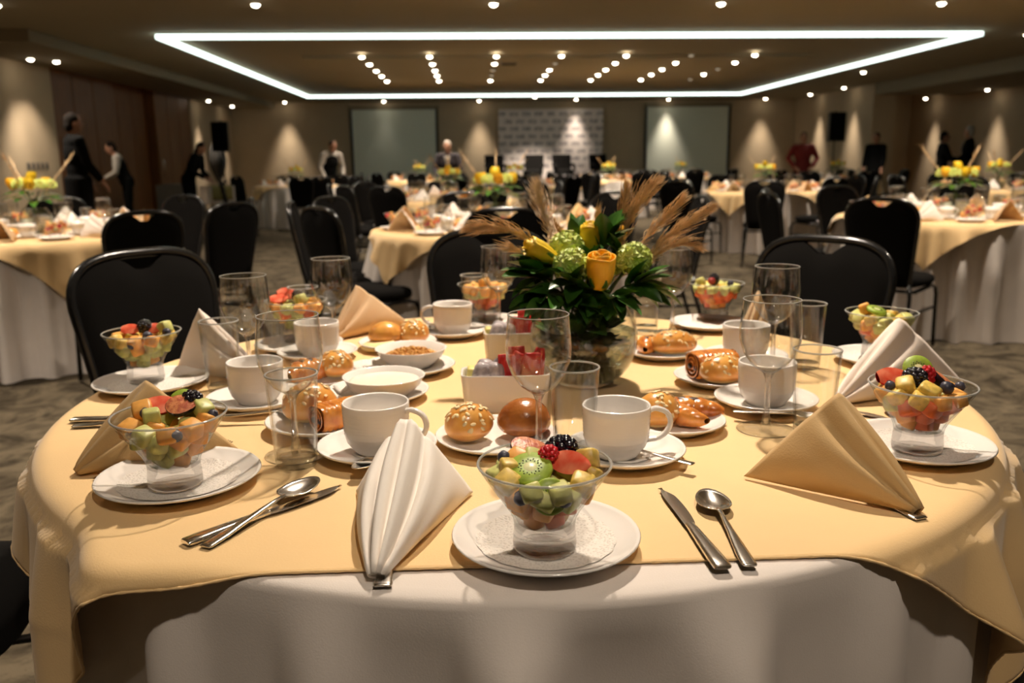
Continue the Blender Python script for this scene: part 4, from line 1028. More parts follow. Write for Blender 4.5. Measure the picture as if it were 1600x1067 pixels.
# ------------------------------------------------------------------ sugar caddies
M['foil'] = mat('crinkled silver foil paper', (.52, .46, .47), .35, noise=.5, nscale=60, bump=.9, bscale=120)
M['red_paper'] = mat('red sachet', (.62, .012, .012), .35, noise=.5, nscale=35, col2=(.40, .006, .01), bump=.3, bscale=60)
M['butter'] = mat('pale yellow butter wrap', (.75, .66, .22), .4)
def caddy(x, y, rz, label, where, dx=.138, dy=.074, dz=.064):
    t = thing('sugar_caddy', label, 'caddy', (x, y, Z), rz, 'white sugar caddies')
    e = .28
    def ring(r_, z_, sx, sy): return [(math.copysign(abs(math.cos(a))**e, math.cos(a))*sx, math.copysign(abs(math.sin(a))**e, math.sin(a))*sy, z_) for a in [2*PI*(k+.5)/48 for k in range(48)]]
    lv = [(0, .88), (.003, .92), (dz*.5, .96), (dz-.002, 1), (dz, .995), (dz, .96), (dz-.004, .945), (.008, .86)]
    rings = [ring(0, z_, dx/2*s, dy/2*s) for z_, s in lv]
    b = MB(); b.grid(lambda u, v: rings[round(v*(len(lv)-1))][int(round(u*48)) % 48], 48, len(lv)-1, cu=True)
    b.add(rings[0], [tuple(range(47, -1, -1))]); b.add(rings[-1], [tuple(range(48))]); b.build('box', M['china'], t)
    MB().box((0, 0, .010), (dx*.8, dy*.75, .004)).build('bottom_lining', M['china'], t)
    rot = Matrix.Rotation(rz, 3, 'Z'); W3 = lambda px, py, pz: tuple(Vector((x, y, Z))+rot @ Vector((px, py, pz)))
    g = 'packets in the sugar caddy '+where
    for k in range(4):
        o = MB().ell((0, 0, 0), (.0155, .0145, .020), None, 12, 8, e=.6).build('foil_packet', M['foil'], loc=W3(-.040+.021*(k % 2)+.003*k, -.014+.026*(k//2), .062)); o.rotation_euler = (.25*k-.3, .3-.2*k, rz+k)
        tag(o, 'crinkled silver packet, '+('front left', 'front right', 'back left', 'back right')[k]+', in the sugar caddy '+where, 'packet', g)
    o = MB().box((0, 0, 0), (.018, .03, .030)).build('butter_pat', M['butter'], loc=W3(-.056, .004, .056), bevel=.004); o.rotation_euler = (0, .1, rz); tag(o, 'yellow butter pat in the sugar caddy '+where, 'butter', g)
    for k in range(6):
        o = MB().grid(lambda u, v: ((u-.5)*.030*(1-.55*v**3*(1 if k % 2 else .2)), .004*math.sin(PI*u)*(1-v)+.004*v*v*math.sin(5*u+k), -.035+.075*v), 8, 8).build('red_sachet', M['red_paper'], solid=.0035, loc=W3(.002+.010*k, -.018+.011*(k % 4), .056+.004*(k % 3)))
        o.rotation_euler = (.18*math.sin(k*2.1), .30*math.sin(k*1.7), rz+.35*math.sin(k*3.0)); tag(o, 'upright red sachet, '+('first', 'second', 'third', 'fourth', 'fifth', 'sixth')[k]+' from the left, in the sugar caddy '+where, 'sachet', g)
c = at(790, 636, Z); caddy(c.x, c.y, .0, 'white china sugar caddy behind the dark brioche', 'behind the dark brioche', .15)
c = at(806, 562, Z); caddy(c.x, c.y, .05, 'white china sugar caddy farther back beside the vase', 'beside the vase', .135)

# ------------------------------------------------------------------ centrepiece
M['leaf'] = mat('dark green leaf', (.050, .150, .018), .28, noise=.4, nscale=30, col2=(.024, .078, .010))
M['leaf_lt'] = mat('fresh green leaf', (.08, .19, .02), .35, noise=.3, nscale=30)
M['stem'] = mat('green stem', (.045, .075, .018), .5, noise=.4, nscale=40)
M['rose'] = mat('golden yellow rose petal', (.86, .42, .012), .5, noise=.2, nscale=40, col2=(.88, .50, .02), sss=.1)
M['rose_lemon'] = mat('lemon yellow rose petal', (.84, .55, .015), .5, noise=.2, nscale=40, sss=.1)
M['hydr'] = mat('lime green hydrangea floret', (.60, .70, .12), .55, noise=.5, nscale=80, col2=(.70, .78, .30), sss=.1)
M['pampas'] = mat('dry pampas straw', (.86, .62, .36), .9, noise=.3, nscale=60)
M['pampas_pale'] = mat('pale pampas straw', (.88, .72, .54), .9, noise=.3, nscale=60)
VX, VY = .205, 1.555
def vase(x, y, s=1.0, label='', z=Z, water=True):
    t = thing('fishbowl_vase', label, 'vase', (x, y, z), 0, 'fishbowl vases' if s != 1 else None)
    out = []
    for k in range(19):
        a = -1.02+k/18*(1.02+.80); out.append((.1005*math.cos(a), .086+.099*math.sin(a)))
    out[0] = (out[0][0], 0.001); rt_ = out[-1][0]; out.append((rt_-.001, out[-1][1]+.006))
    prof = [(0, .0012)]+out+[(out[-1][0]-.0016, out[-1][1]+.001), (out[-1][0]-.003, out[-1][1])]+[(max(.001, r-.0032), max(.006, zz)) for r, zz in out[::-1][1:]]+[(0, .006)]
    MB().lathe([(r*s, zz*s) for r, zz in prof], 64).build('glass_body', thin_glass('vase glass', edge=(.40, .45, .42), refl=1.6) if 'vg' not in M else M['vg'], t)
    if water:
        wt = [(0, .0065)]+[(r-.0034, max(.0065, zz)) for r, zz in out if zz < .098]
        wt += [(wt[-1][0], .100), (0, .0995)]
        MB().lathe([(r*s, zz*s) for r, zz in wt], 56).build('water', M['water'], t)
    return t
M['vg'] = thin_glass('vase glass', edge=(.40, .45, .42), refl=1.6)
vase(VX, VY, 1.0, 'clear fishbowl vase half full of water in the middle of the front table')
def stem_pts(foot, head, n=8, bow=.0):
    foot = Vector(foot); head = Vector(head); neck = Vector((VX+(head.x-VX)*.22, VY+(head.y-VY)*.22, Z+.155))
    pts = []
    for i in range(n+1):
        u = i/n; pts.append((1-u)**2*foot+2*u*(1-u)*(neck*1.0)*1.0+u*u*head)
    return pts
def flower(name, label, cat, group, head, mats, build, ang=None, sr=.0022):
    t = thing(name, label, cat, (0, 0, 0), 0, group)
    a = random.uniform(0, 6.28) if ang is None else ang; r = random.uniform(.012, .048)
    foot = (VX+r*math.cos(a), VY+r*math.sin(a), Z+.010)
    MB().tube(stem_pts(foot, head), sr*1.3, 6).build('stem', M['stem'], t)
    build(t, Vector(head)); return t
def rose(head, axis, m, R=.024, L_=.055, label='', open_=1.0):
    Q = Vector((0, 0, 1)).rotation_difference(Vector(axis)).to_matrix()
    def bld(t, h):
        for k in range(9):
            lay_ = k//3; rad = R*(1-.24*lay_); a0 = k*2.1+lay_*.6; ht = L_*(1-.0*lay_)+.004*lay_
            def S(u, v, a0=a0, rad=rad, ht=ht, lay_=lay_):
                a = a0+(u-.5)*2.6; pr = (.28+.72*math.sin(PI*min(1, v*.60+.09))**.75)*(1 if v < .75 else 1+(.10*open_*(v-.75)*4 if lay_ == 0 else -.3*(v-.75)))
                z = ht*v*(1-.10*abs(2*u-1)**3)
                return h+Q @ Vector((rad*pr*math.cos(a), rad*pr*math.sin(a), z-L_*.35))
            MB().grid(S, 8, 8).build('petal', m, t, solid=.0012)
        b = MB()
        for k in range(5):
            a = k*1.257
            b.grid(lambda u, v, a=a: h+Q @ Vector(((R*.45+.5*R*math.sin(v*2.2))*math.cos(a+(u-.5)*.7*(1-v)), (R*.45+.5*R*math.sin(v*2.2))*math.sin(a+(u-.5)*.7*(1-v)), -L_*.36+.028*v)), 3, 5)
        b.build('sepals', M['leaf_lt'], t, solid=.0006)
    return flower('yellow_rose', label, 'rose', 'yellow roses in the vase', head, m, bld)
def hydrangea(head, R, label, n=70):
    def bld(t, h):
        b = MB(); rg = random.Random(round(head[0]*999))
        for i in range(n):
            z = 1-1.5*(i+.5)/n; a = i*2.39996; rr = math.sqrt(max(0, 1-z*z)); nn = Vector((rr*math.cos(a), rr*math.sin(a), z)); q = h+nn*R*rg.uniform(.88, 1.06)
            Q = Vector((0, 0, 1)).rotation_difference(nn).to_matrix()
            for k in range(4):
                aa = k*PI/2+i; c, s = math.cos(aa), math.sin(aa); f = R*.34
                vs = [q, q+Q @ Vector((f*(c*.6-s*.4), f*(s*.6+c*.4), .003)), q+Q @ Vector((f*c*1.1, f*s*1.1, .0015)), q+Q @ Vector((f*(c*.6+s*.4), f*(s*.6-c*.4), .003))]
                b.add(vs, [(0, 1, 2, 3)])
        b.ell(h, (R*.86, R*.86, R*.86), None, 14, 10)
        o = b.build('florets', M['hydr'], t, smooth=False); o['kind'] = 'stuff'
    return flower('green_hydrangea', label, 'hydrangea', 'green hydrangeas in the vase', head, None, bld)
def leaf_mb(base, d, L_, W_, droop=.4, up=None, roll=0):
    d = Vector(d).normalized(); s = d.cross(Vector((0, 0, 1)))
    if s.length < .1: s = Vector((1, 0, 0))
    s.normalize(); n_ = s.cross(d)
    s2 = s*math.cos(roll)+n_*math.sin(roll); n2 = s2.cross(d)
    def S(u, v):
        x = L_*u; wv = W_*math.sin(PI*u**.85)**.8*(2*v-1) if 0 < u < 1 else 0
        return Vector(base)+d*x+s2*wv+n2*(-droop*L_*u*u*.5+abs(2*v-1)*W_*.35*math.sin(PI*u))
    return MB().grid(S, 8, 4)
def spray(base, tip, n, L_, W_, label, m='leaf', seed=0, grp='leafy sprays in the vase'):
    rg = random.Random(seed); base = Vector(base); tip = Vector(tip); t = thing('leafy_spray', label, 'foliage', (0, 0, 0), 0, grp)
    a = rg.uniform(0, 6.28); foot = Vector((VX+.04*math.cos(a), VY+.04*math.sin(a), Z+.012))
    MB().tube(stem_pts(foot, base, 6)+[base.lerp(tip, k/4) for k in range(1, 5)], .0018, 6).build('stem', M['stem'], t)
    ax = (tip-base).normalized(); s = ax.orthogonal().normalized(); s2 = ax.cross(s)
    for k in range(n):
        u = (k+.3)/n; q = base.lerp(tip, u); aa = k*2.4+rg.uniform(-.4, .4)
        d = ax*(.75+.5*u)+(s*math.cos(aa)+s2*math.sin(aa))*(1.0-.7*u)
        leaf_mb(q, d, L_*rg.uniform(.8, 1.15), W_*rg.uniform(.85, 1.1), rg.uniform(.1, .6), roll=rg.uniform(-.6, .6)).build('leaf', M[m], t)
    leaf_mb(tip, ax, L_, W_, .3).build('leaf', M[m], t)
    return t
def pampas(pts, label, w_=.020, n=150, m='pampas', seed=0, cut=.25):
    n = int(n*1.25)
    rg = random.Random(seed); pts = [Vector(p) for p in pts]; t = thing('pampas_plume', label, 'pampas grass', (0, 0, 0), 0, 'dry pampas plumes')
    def C(u):
        k = u*(len(pts)-1); i = min(int(k), len(pts)-2); f = k-i
        p0, p1, p2, p3 = pts[max(i-1, 0)], pts[i], pts[i+1], pts[min(i+2, len(pts)-1)]
        return .5*((2*p1)+(p2-p0)*f+(2*p0-5*p1+4*p2-p3)*f*f+(3*p1-p0-3*p2+p3)*f**3)
    MB().tube([C(k/14) for k in range(15)], [.0016]*10+[.0012, .0009, .0007, .0005, .0004], 5).build('stalk', M[m], t)
    b = MB()
    for k in range(n):
        u = cut+(1-cut)*rg.random()**.9*.97; p = C(u); d = (C(min(1, u+.03))-C(max(0, u-.03))).normalized()
        s = Vector((rg.gauss(0, 1), rg.gauss(0, 1), rg.gauss(0, 1))); s = (s-d*s.dot(d)).normalized()
        env = math.sin(PI*min(1, (u-cut)/(1-cut)*.8+.12)); L_ = .055*env*rg.uniform(.5, 1.2)+.008; sp = w_*env*rg.uniform(.1, 1.7)
        q = p+d*L_*.6+s*sp*.7; e = p+d*L_+s*sp*.8+Vector((0, 0, -.004)); ww = .0007
        sd = d.cross(s)*ww
        b.add([p-sd*.5, p+sd*.5, q+sd, e, q-sd], [(0, 1, 2, 4), (4, 2, 3)])
        b.add([p-s*ww*.4, p+s*ww*.4, q+s*ww, e+sd*2, q-s*ww], [(0, 1, 2, 4), (4, 2, 3)])
    o = b.build('plume', M[m], t, smooth=False); o['kind'] = 'stuff'
    return t
Yc = VY
random.seed(21)
rose(aty(938, 432, Yc-.085), (.02, -.25, 1), M['rose'], .0245, .060, 'large golden yellow rose at the front of the bouquet')
rose(aty(852, 397, Yc-.04), (-.80, -.1, .42), M['rose_lemon'], .019, .054, 'lemon yellow rose leaning left out of the bouquet')
rose(aty(922, 383, Yc+.03), (0, 0, 1), M['rose_lemon'], .019, .058, 'upright closed yellow rose at the top of the bouquet', .2)
rose(aty(957, 378, Yc+.07), (.5, .2, .8), M['rose'], .017, .045, 'half hidden yellow rose at the back of the bouquet', .2)
hydrangea(aty(893, 416, Yc-.055), .030, 'green hydrangea left of the large golden rose')
hydrangea(aty(886, 388, Yc+.01), .030, 'green hydrangea at the back left beside the lemon rose')
hydrangea(aty(990, 407, Yc-.03), .030, 'green hydrangea at right under the pampas')
hydrangea(aty(835, 412, Yc-.01), .020, 'small green hydrangea under the lemon rose', 40)
hydrangea(aty(958, 415, Yc+.0), .022, 'small green hydrangea behind the large golden rose', 40)
for i, (bx, by, tx, ty, dy, n, L_, W_, l, m) in enumerate((
    (868, 440, 836, 430, -.05, 9, .069, .018, 'dark leafy spray reaching left of the bouquet', 'leaf'), (870, 452, 842, 460, -.07, 9, .067, .017, 'dark leafy spray hanging over the left rim of the vase', 'leaf'),
    (880, 455, 862, 470, -.09, 8, .064, .018, 'dark leafy spray over the front left rim of the vase', 'leaf'), (905, 450, 895, 440, -.08, 8, .061, .017, 'dark leaves under the left hydrangea', 'leaf'),
    (975, 448, 1000, 440, -.06, 9, .064, .016, 'dark leafy spray at right of the golden rose', 'leaf'), (985, 452, 1015, 450, -.03, 8, .061, .014, 'leafy spray reaching right of the bouquet', 'leaf_lt'),
    (950, 460, 965, 466, -.09, 7, .056, .016, 'dark leaves below the golden rose', 'leaf'), (940, 400, 950, 372, .02, 9, .061, .022, 'broad dark leaves behind the golden rose', 'leaf'),
    (895, 395, 900, 372, .05, 7, .056, .014, 'upright leaves at the back of the bouquet', 'leaf'), (864, 425, 842, 414, -.03, 8, .061, .018, 'dark leafy spray under the lemon rose', 'leaf'),
    (975, 425, 968, 400, -.01, 5, .05, .014, 'dark leaves between golden rose and right hydrangea', 'leaf'), (910, 440, 915, 425, -.02, 8, .061, .018, 'dark leaves in the heart of the bouquet', 'leaf'),
    (885, 462, 905, 470, -.06, 8, .061, .018, 'dark leaves filling the vase mouth at left', 'leaf'), (945, 455, 935, 470, -.05, 8, .061, .018, 'dark leaves filling the vase mouth at right', 'leaf'))):
    spray(aty(bx, by, Yc+dy*.7), aty(tx, ty, Yc+dy), n, L_, W_, l, m, i)
NTH_ = ('third', 'fifth', 'second', 'sixth', 'fourth', 'seventh', 'eighth', 'ninth', 'lowest front left', 'lowest front', 'lowest front right', 'lowest back right', 'lowest back', 'lowest back left', 'upper front left', 'upper front')
for i, (ax_, dz_, rr_) in enumerate(((.3, .03, .05), (1.4, .05, .06), (2.5, .02, .05), (3.6, .05, .062), (4.3, .03, .055), (4.9, .06, .066), (5.6, .04, .05), (4.6, .075, .05), (3.9, .0, .055), (4.7, .01, .062), (5.4, .0, .055), (.9, .01, .05), (2.0, .0, .05), (3.0, .01, .056), (4.3, .085, .05), (5.1, .08, .05))):
    q = Vector((VX+.012*math.cos(ax_), VY+.012*math.sin(ax_), Z+.03+dz_)); spray(q, q+Vector((rr_*.75*math.cos(ax_), rr_*.75*math.sin(ax_), .045)), 7, .050, .017, 'dark leaves inside the glass vase, '+NTH_[i]+' cluster counted from its foot', 'leaf', 60+i, 'leaves inside the vase')
for k in range(9):
    a = 3.3+k*.42; o = MB().tube([(VX+.052*math.cos(a), VY+.052*math.sin(a), Z+.012), (VX+.03*math.cos(a+.5), VY+.03*math.sin(a+.5), Z+.09), (VX+.02*math.cos(a+2.4), VY+.02*math.sin(a+2.4), Z+.17), (VX+.05*math.cos(a+2.6), VY+.05*math.sin(a+2.6), Z+.23)], .0042, 7).build('cut_stem', M['stem'])
    tag(o, 'thick green stem inside the glass vase, '+('first', 'second', 'third', 'fourth', 'fifth', 'sixth', 'seventh', 'eighth', 'ninth')[k]+' from the left', 'stem', 'bare stems in the vase')
NK = Vector((VX, VY, Z+.17))
def PL(lst): return [NK]+[aty(x, y, Yc+d) for x, y, d in lst]
pampas(PL([(850, 395, .02), (815, 367, .02), (775, 356, .02), (738, 356, .02)]), 'pampas plume arching far to the left', .016, 170, seed=1)
pampas(PL([(962, 400, .03), (980, 350, .04), (1000, 315, .04), (1022, 288, .04)]), 'tallest pampas plume rising right of the roses', .018, 260, seed=2)
pampas(PL([(958, 400, .05), (966, 355, .06), (974, 325, .06), (978, 298, .06)]), 'thin pampas plume beside the tallest one', .012, 110, seed=3)
pampas(PL([(985, 395, .03), (1015, 365, .05), (1040, 340, .05), (1062, 314, .05)]), 'pampas plume between the tallest and the right one', .014, 150, seed=4)
pampas(PL([(1000, 410, -.01), (1035, 378, 0), (1070, 352, 0), (1110, 325, 0)]), 'pampas plume reaching far to the right', .014, 180, seed=5)
pampas(PL([(1000, 418, -.02), (1030, 395, -.02), (1055, 382, -.02), (1085, 385, -.02)]), 'short pampas plume bending low at right', .012, 110, seed=6)
pampas(PL([(868, 390, .08), (858, 355, .12), (848, 325, .14), (838, 292, .14)]), 'pale pampas plume standing at the back left', .022, 260, 'pampas_pale', 7)
pampas(PL([(845, 405, .03), (822, 395, .03), (808, 388, .03)]), 'small pampas wisp under the left plume', .008, 50, seed=8)
pampas(PL([(925, 385, .05), (930, 362, .06), (932, 345, .06)]), 'thin pampas wisp behind the upright rose', .008, 50, seed=9)

# ------------------------------------------------------------------ what stands on the background tables
M['salad_o'] = FM['cantaloupe']; M['salad_g'] = FM['honeydew']
rg = random.Random(77)
pw = wine_glass(0, 0, 'x', .98, 0); ph = highball(0, 0, 'x', z=0); pf = fruit_glass(0, 0, 'x', 0)
pc = thing('coffee_cup', 'x', 'cup'); pr = [(0, .003), (.027, .0), (.040, .014), (.046, .05), (.0475, .074), (.045, .073), (.043, .045), (.036, .016), (0, .008)]
MB().lathe(pr, 28).build('body', M['china'], pc); MB().tube([(.045, 0, .06), (.068, 0, .062), (.073, 0, .045), (.06, 0, .028), (.043, 0, .022)], .005, 6).build('handle', M['china'], pc)
pp = MB().lathe(plate_prof(.10), 32).build('plate', M['china'])
bs = MB()
for k in range(26):
    a = k*2.4; u = (k+.5)/26; z_ = .036+.056*u; r_ = (.018+.040*u)*(.55+.45*(k % 3)/2)
    bs.ell((r_*math.cos(a), r_*math.sin(a), z_), (.0115, .0115, .010), (k, k*.7, k), 8, 6, e=.45, mi=(0, 0, 1, 2, 0, 3)[k % 6])
ps = bs.build('fruit_salad', [FM['cantaloupe'], FM['papaya'], FM['honeydew'], FM['berry_red']])
pb = MB().ell((0, 0, .024), (.042, .034, .027), None, 16, 10).build('bread_roll', M['crust'])
pn = []
for m in ('napkin_white', 'napkin_pink', 'napkin_tan', 'napkin_gold'):
    o = napkin((-.10, -.06), (.08, -.085), (.02, 0, .13), M[m], 'x', 'g', z=0); o.location = (0, 0, 0)
    o.data.transform(Matrix.Translation((-.10, -.06, .0035))); pn.append((o, {'napkin_white': 'white', 'napkin_pink': 'pale', 'napkin_tan': 'tan', 'napkin_gold': 'gold'}[m]))
def put(o, x, y, z, rz, label, cat, group, kind=None):
    if o.type == 'EMPTY': r = clone(o, (x, y, z), rz, label, group)
    else:
        r = o.copy(); COL.objects.link(r); r.location = (x, y, z); r.rotation_euler = (0, 0, rz)
    tag(r, label, cat, group, kind); return r
# a bouquet that is copied from table to table
def make_bouquet():
    t = thing('flower_bouquet', 'x', 'flowers'); q = random.Random(5)
    for k in range(5):
        a = k*1.257; r = .085 if k else 0; h = Vector((r*math.cos(a), r*math.sin(a), .245+.03*(k == 0)))
        b = MB()
        for j in range(6):
            a0 = j*1.05
            b.grid(lambda u, v: tuple(h+Vector((.024*(.5+.5*math.sin(v*2.4+.3))*math.cos(a0+(u-.5)*1.8)+.3*(v-.5)*.05*math.cos(a), .024*(.5+.5*math.sin(v*2.4+.3))*math.sin(a0+(u-.5)*1.8), -.02+.055*v))), 4, 4)
        b.ell(h, (.018, .018, .024), None, 8, 6); b.build('rose', M['rose' if k % 2 else 'rose_lemon'], t)
    for k in range(5):
        a = k*1.257+.6; h = (.075*math.cos(a), .075*math.sin(a), .225+.02*q.random()); b = MB()
        for i in range(34):
            z_ = 1-1.4*(i+.5)/34; aa = i*2.4; rr = math.sqrt(max(0, 1-z_*z_)); b.ell((h[0]+.03*rr*math.cos(aa), h[1]+.03*rr*math.sin(aa), h[2]+.03*z_), (.007, .007, .004), (aa, z_, 0), 6, 4)
        b.build('hydrangea', M['hydr'], t)
    for k in range(16):
        a = k*2.4; d = (math.cos(a), math.sin(a), .35*q.random()-.15); leaf_mb((.04*math.cos(a), .04*math.sin(a), .165+.05*q.random()), d, .10, .020, .4).build('leaf', M['leaf'], t)
    for k in range(6):
        a = k*1.05; MB().tube([(.03*math.cos(a), .03*math.sin(a), .012), (-.012*math.cos(a), -.012*math.sin(a), .12), (.05*math.cos(a+.4), .05*math.sin(a+.4), .21)], .003, 6).build('stem', M['stem'], t)
    for k in range(3):
        a = k*2.1+.4; b = MB(); p0 = Vector((.05*math.cos(a), .05*math.sin(a), .2)); d = Vector((.6*math.cos(a), .6*math.sin(a), .85))
        for i in range(70):
            u = q.random(); p = p0+d*.22*u; e = p+d*.03+Vector((q.gauss(0, .007), q.gauss(0, .007), q.gauss(0, .007)))
            b.add([p+Vector((.0012, 0, 0)), p-Vector((.0012, 0, 0)), e], [(0, 1, 2)])
        b.tube([p0, p0+d*.2], .0015, 5); o = b.build('pampas_plume', M['pampas'], t); o['kind'] = 'stuff'
    return t
PBQ = make_bouquet(); PBQ.scale = (1.3, 1.3, 1.22)
vz = vase(0, 0, .95, 'x', 0)
CY = {}
for ti, (key, (c, rz, desc)) in enumerate(TABLES.items()):
    near = key in ('left', 'middle', 'right'); mid = key in ('second_middle', 'bright', 'second_right')
    gz = lambda x, y: TZ+.0055
    put(vz, c[0], c[1], gz(0, 0), 0, 'fishbowl vase in the centre of '+desc, 'vase', 'fishbowl vases')
    put(PBQ, c[0], c[1], gz(0, 0), ti*1.1, 'yellow and green bouquet standing in the vase of '+desc, 'flowers', 'bouquets of the background tables')
    n = 8; off = (.2+ti*.31) % (PI/4)
    for k in range(n):
        a = k*PI/4+off-.39; dw = DIRS[k]; w_ = 'at '+dw+' place of '+desc; z0 = gz(0, 0)
        at_ = lambda r, da: (c[0]+r*math.cos(a+da), c[1]+r*math.sin(a+da))
        x, y = at_(.63, 0)
        put(pp, x, y, z0, 0, 'white plate '+w_, 'plate', 'plates of '+desc)
        put(pf, x, y, z0+.005, 0, 'glass fruit bowl '+w_, 'glass bowl', 'fruit bowls of '+desc)
        put(ps, x, y, z0+.005, rg.random()*6, 'orange fruit salad '+w_, 'fruit salad', 'fruit salads of '+desc, 'stuff')
        x, y = at_(.62, .36); o, cn = pn[(k+ti) % 2 if k % 3 else 2+(ti+k) % 2]
        put(o, x, y, z0, a+rg.uniform(-.6, .6)+(PI if k % 2 else 0), cn+' folded napkin '+w_, 'napkin', 'napkins of '+desc)
        x, y = at_(.42, .20); put(pw, x, y, z0, 0, 'wine glass '+w_, 'wine glass', 'wine glasses of '+desc)
        if near or mid:
            x, y = at_(.45, -.08); put(ph, x, y, z0, 0, 'tumbler '+w_, 'glass', 'tumblers of '+desc)
        if near:
            x, y = at_(.37, .50); put(pc, x, y, z0+.006, rg.random()*6, 'white cup '+w_, 'cup', 'cups of '+desc)
            o = put(pp, x, y, z0, 0, 'white saucer '+w_, 'saucer', 'saucers of '+desc); o.name = 'saucer'; o.scale = (.8, .8, .8)
            x, y = at_(.27, .1); put(pb, x, y, z0+.001, rg.random()*6, 'bread roll '+w_, 'bread', 'bread rolls of '+desc)
for o in (pw, ph, pf, pc, vz, PBQ): done(o)
for o in [pp, ps, pb]+[q[0] for q in pn]: bpy.data.objects.remove(o)

# ------------------------------------------------------------------ people in the background
M['skin'] = mat('skin', (.42, .21, .13), .5, noise=.1, nscale=12)
M['hair_dark'] = mat('dark hair', (.010, .007, .005), .9, spec=.15, bump=.5, bscale=90)
M['hair_grey'] = mat('grey hair', (.35, .31, .26), .6, bump=.5, bscale=90)
M['black_suit'] = mat('black wool', (.006, .006, .006), 1, spec=.1)
M['navy_suit'] = mat('dark plum jacket', (.025, .018, .022), .8)
M['white_shirt'] = mat('white shirt cotton', (.40, .36, .31), .8)
M['red_coat'] = mat('dark red jacket', (.20, .012, .010), .75)
M['shoe'] = mat('black shoe leather', (.01, .01, .01), .35)
M['eye'] = mat('dark eyes', (.01, .008, .006), .2)
M['lips'] = mat('lips', (.30, .09, .07), .5)
def remesh(o, vox, smooth=3):
    m = o.modifiers.new('r', 'REMESH'); m.mode = 'VOXEL'; m.voxel_size = vox; m.use_smooth_shade = True
    s = o.modifiers.new('s', 'SMOOTH'); s.iterations = smooth; s.factor = .5
    dg = bpy.context.evaluated_depsgraph_get(); me = bpy.data.meshes.new_from_object(o.evaluated_get(dg))
    old = o.data; o.modifiers.clear(); o.data = me; me.name = old.name; bpy.data.meshes.remove(old)
    return o
def person(x, y, face, hgt, label, top='black_suit', vest=None, lean=0, legs='black_suit', hair='hair_dark', arms=((.16, -.05, -.28), (.20, -.18, -.50)), arms2=None, headturn=0, coat=False, long_hair=False, shirt=False):
    """face: compass angle in the plane that the body looks to; arms: elbow and wrist relative to the shoulder"""
    S = hgt/1.75; t = thing('person', label, 'person', (x, y, 0), face+PI/2)
    HIP = Vector((0, 0, .93)); RM = Matrix.Rotation(lean, 3, 'X')
    def U(p): return (HIP+RM @ (Vector(p)-HIP))*S          # upper body point, bent at the hips (faces -Y)
    def sh(s): return Vector((s*.185, 0, 1.43))
    A = {1: arms, -1: arms2 or arms}
    def arm(s, k): a = A[s][k]; q = sh(s)+Vector((s*(a[0]-.13 if k else a[0]-.11), a[1], a[2])); return q
    def upper(b, g, cuff=1.0):
        for c, r in (((0, 0, 1.27), (.172, .112, .20)), ((0, -.005, 1.08), (.152, .106, .17)), ((0, 0, .95), (.168, .118, .13)), ((0, .01, 1.40), (.165, .085, .09))):
            b.ell(U(c), [q*S+g for q in r], (lean, 0, 0), 18, 12)
        for s in (-1, 1):
            e, w_ = arm(s, 0), arm(s, 1); w2 = e.lerp(w_, cuff)
            b.tube([U(sh(s)-Vector((s*.05, 0, 0))), U(sh(s)), U(sh(s).lerp(e, .5)), U(e), U(e.lerp(w2, .5)), U(w2)], [.062*S+g, .060*S+g, .052*S+g, .043*S+g, .040*S+g, .033*S+g], 10)
    def lower(b, g, hem=.07):
        b.ell(HIP*S, (.165*S+g, .118*S+g, .12*S+g), None, 18, 10)
        for s in (-1, 1):
            b.tube([(s*.085*S, 0, .92*S), (s*.10*S, -.01, .70*S), (s*.105*S, -.012, .50*S), (s*.11*S, 0, .28*S), (s*.112*S, .01, hem*S)], [.088*S+g, .082*S+g, .060*S+g, .054*S+g, .045*S+g], 10)
    hc = Vector((0, -.02, 1.625)); HR = Matrix.Rotation(headturn, 3, 'Z')
    def Hd(p): return U(hc+HR @ Vector(p))
    b = MB(); upper(b, 0); lower(b, 0)
    b.tube([U((0, .01, 1.42)), U((0, 0, 1.50)), U((0, -.015, 1.58))], [.062*S, .052*S, .055*S], 12)
    b.ell(Hd((0, 0, .005)), (.074*S, .092*S, .112*S), (lean, 0, headturn), 18, 14); b.ell(Hd((0, -.03, -.065)), (.052*S, .058*S, .05*S), None, 12, 8)
    b.tube([Hd((0, -.088, .022)), Hd((0, -.112, -.018)), Hd((0, -.09, -.026))], [.010*S, .015*S, .010*S], 8)
    for s in (-1, 1): b.ell(Hd((s*.077, .01, -.005)), (.012*S, .022*S, .032*S), (lean, 0, headturn), 8, 6)
    for s in (-1, 1):
        e, w_ = arm(s, 0), arm(s, 1); d = (w_-e).normalized(); side = Vector((1, 0, 0)); side = (side-d*side.dot(d)).normalized(); pn_ = d.cross(side)
        b.tube([U(w_), U(w_+d*.05), U(w_+d*.09)], [.026*S, .038*S, .036*S], 8, flat=.6)
        for k in range(4):
            o_ = side*(-.030+.020*k); L_ = (.062, .075, .070, .055)[k]
            b.tube([U(w_+d*.08+o_), U(w_+d*(.09+L_*.5)+o_-pn_*.006), U(w_+d*(.09+L_)+o_-pn_*.02)], [.010*S, .0095*S, .008*S], 6)
        b.tube([U(w_+d*.03-side*s*.03), U(w_+d*.06-side*s*.055), U(w_+d*.09-side*s*.055)], [.012*S, .011*S, .009*S], 6)
    for s in (-1, 1): b.tube([(s*.112*S, .03, .05*S), (s*.115*S, -.06, .04*S), (s*.118*S, -.15*S, .025*S)], [.045*S, .042*S, .03*S], 8)
    o = remesh(b.build('body', M['skin'], t), .0115, 2)
    b = MB(); lower(b, .014); remesh(b.build('trousers', M[legs], t), .02)
    b = MB(); upper(b, .013, .97)
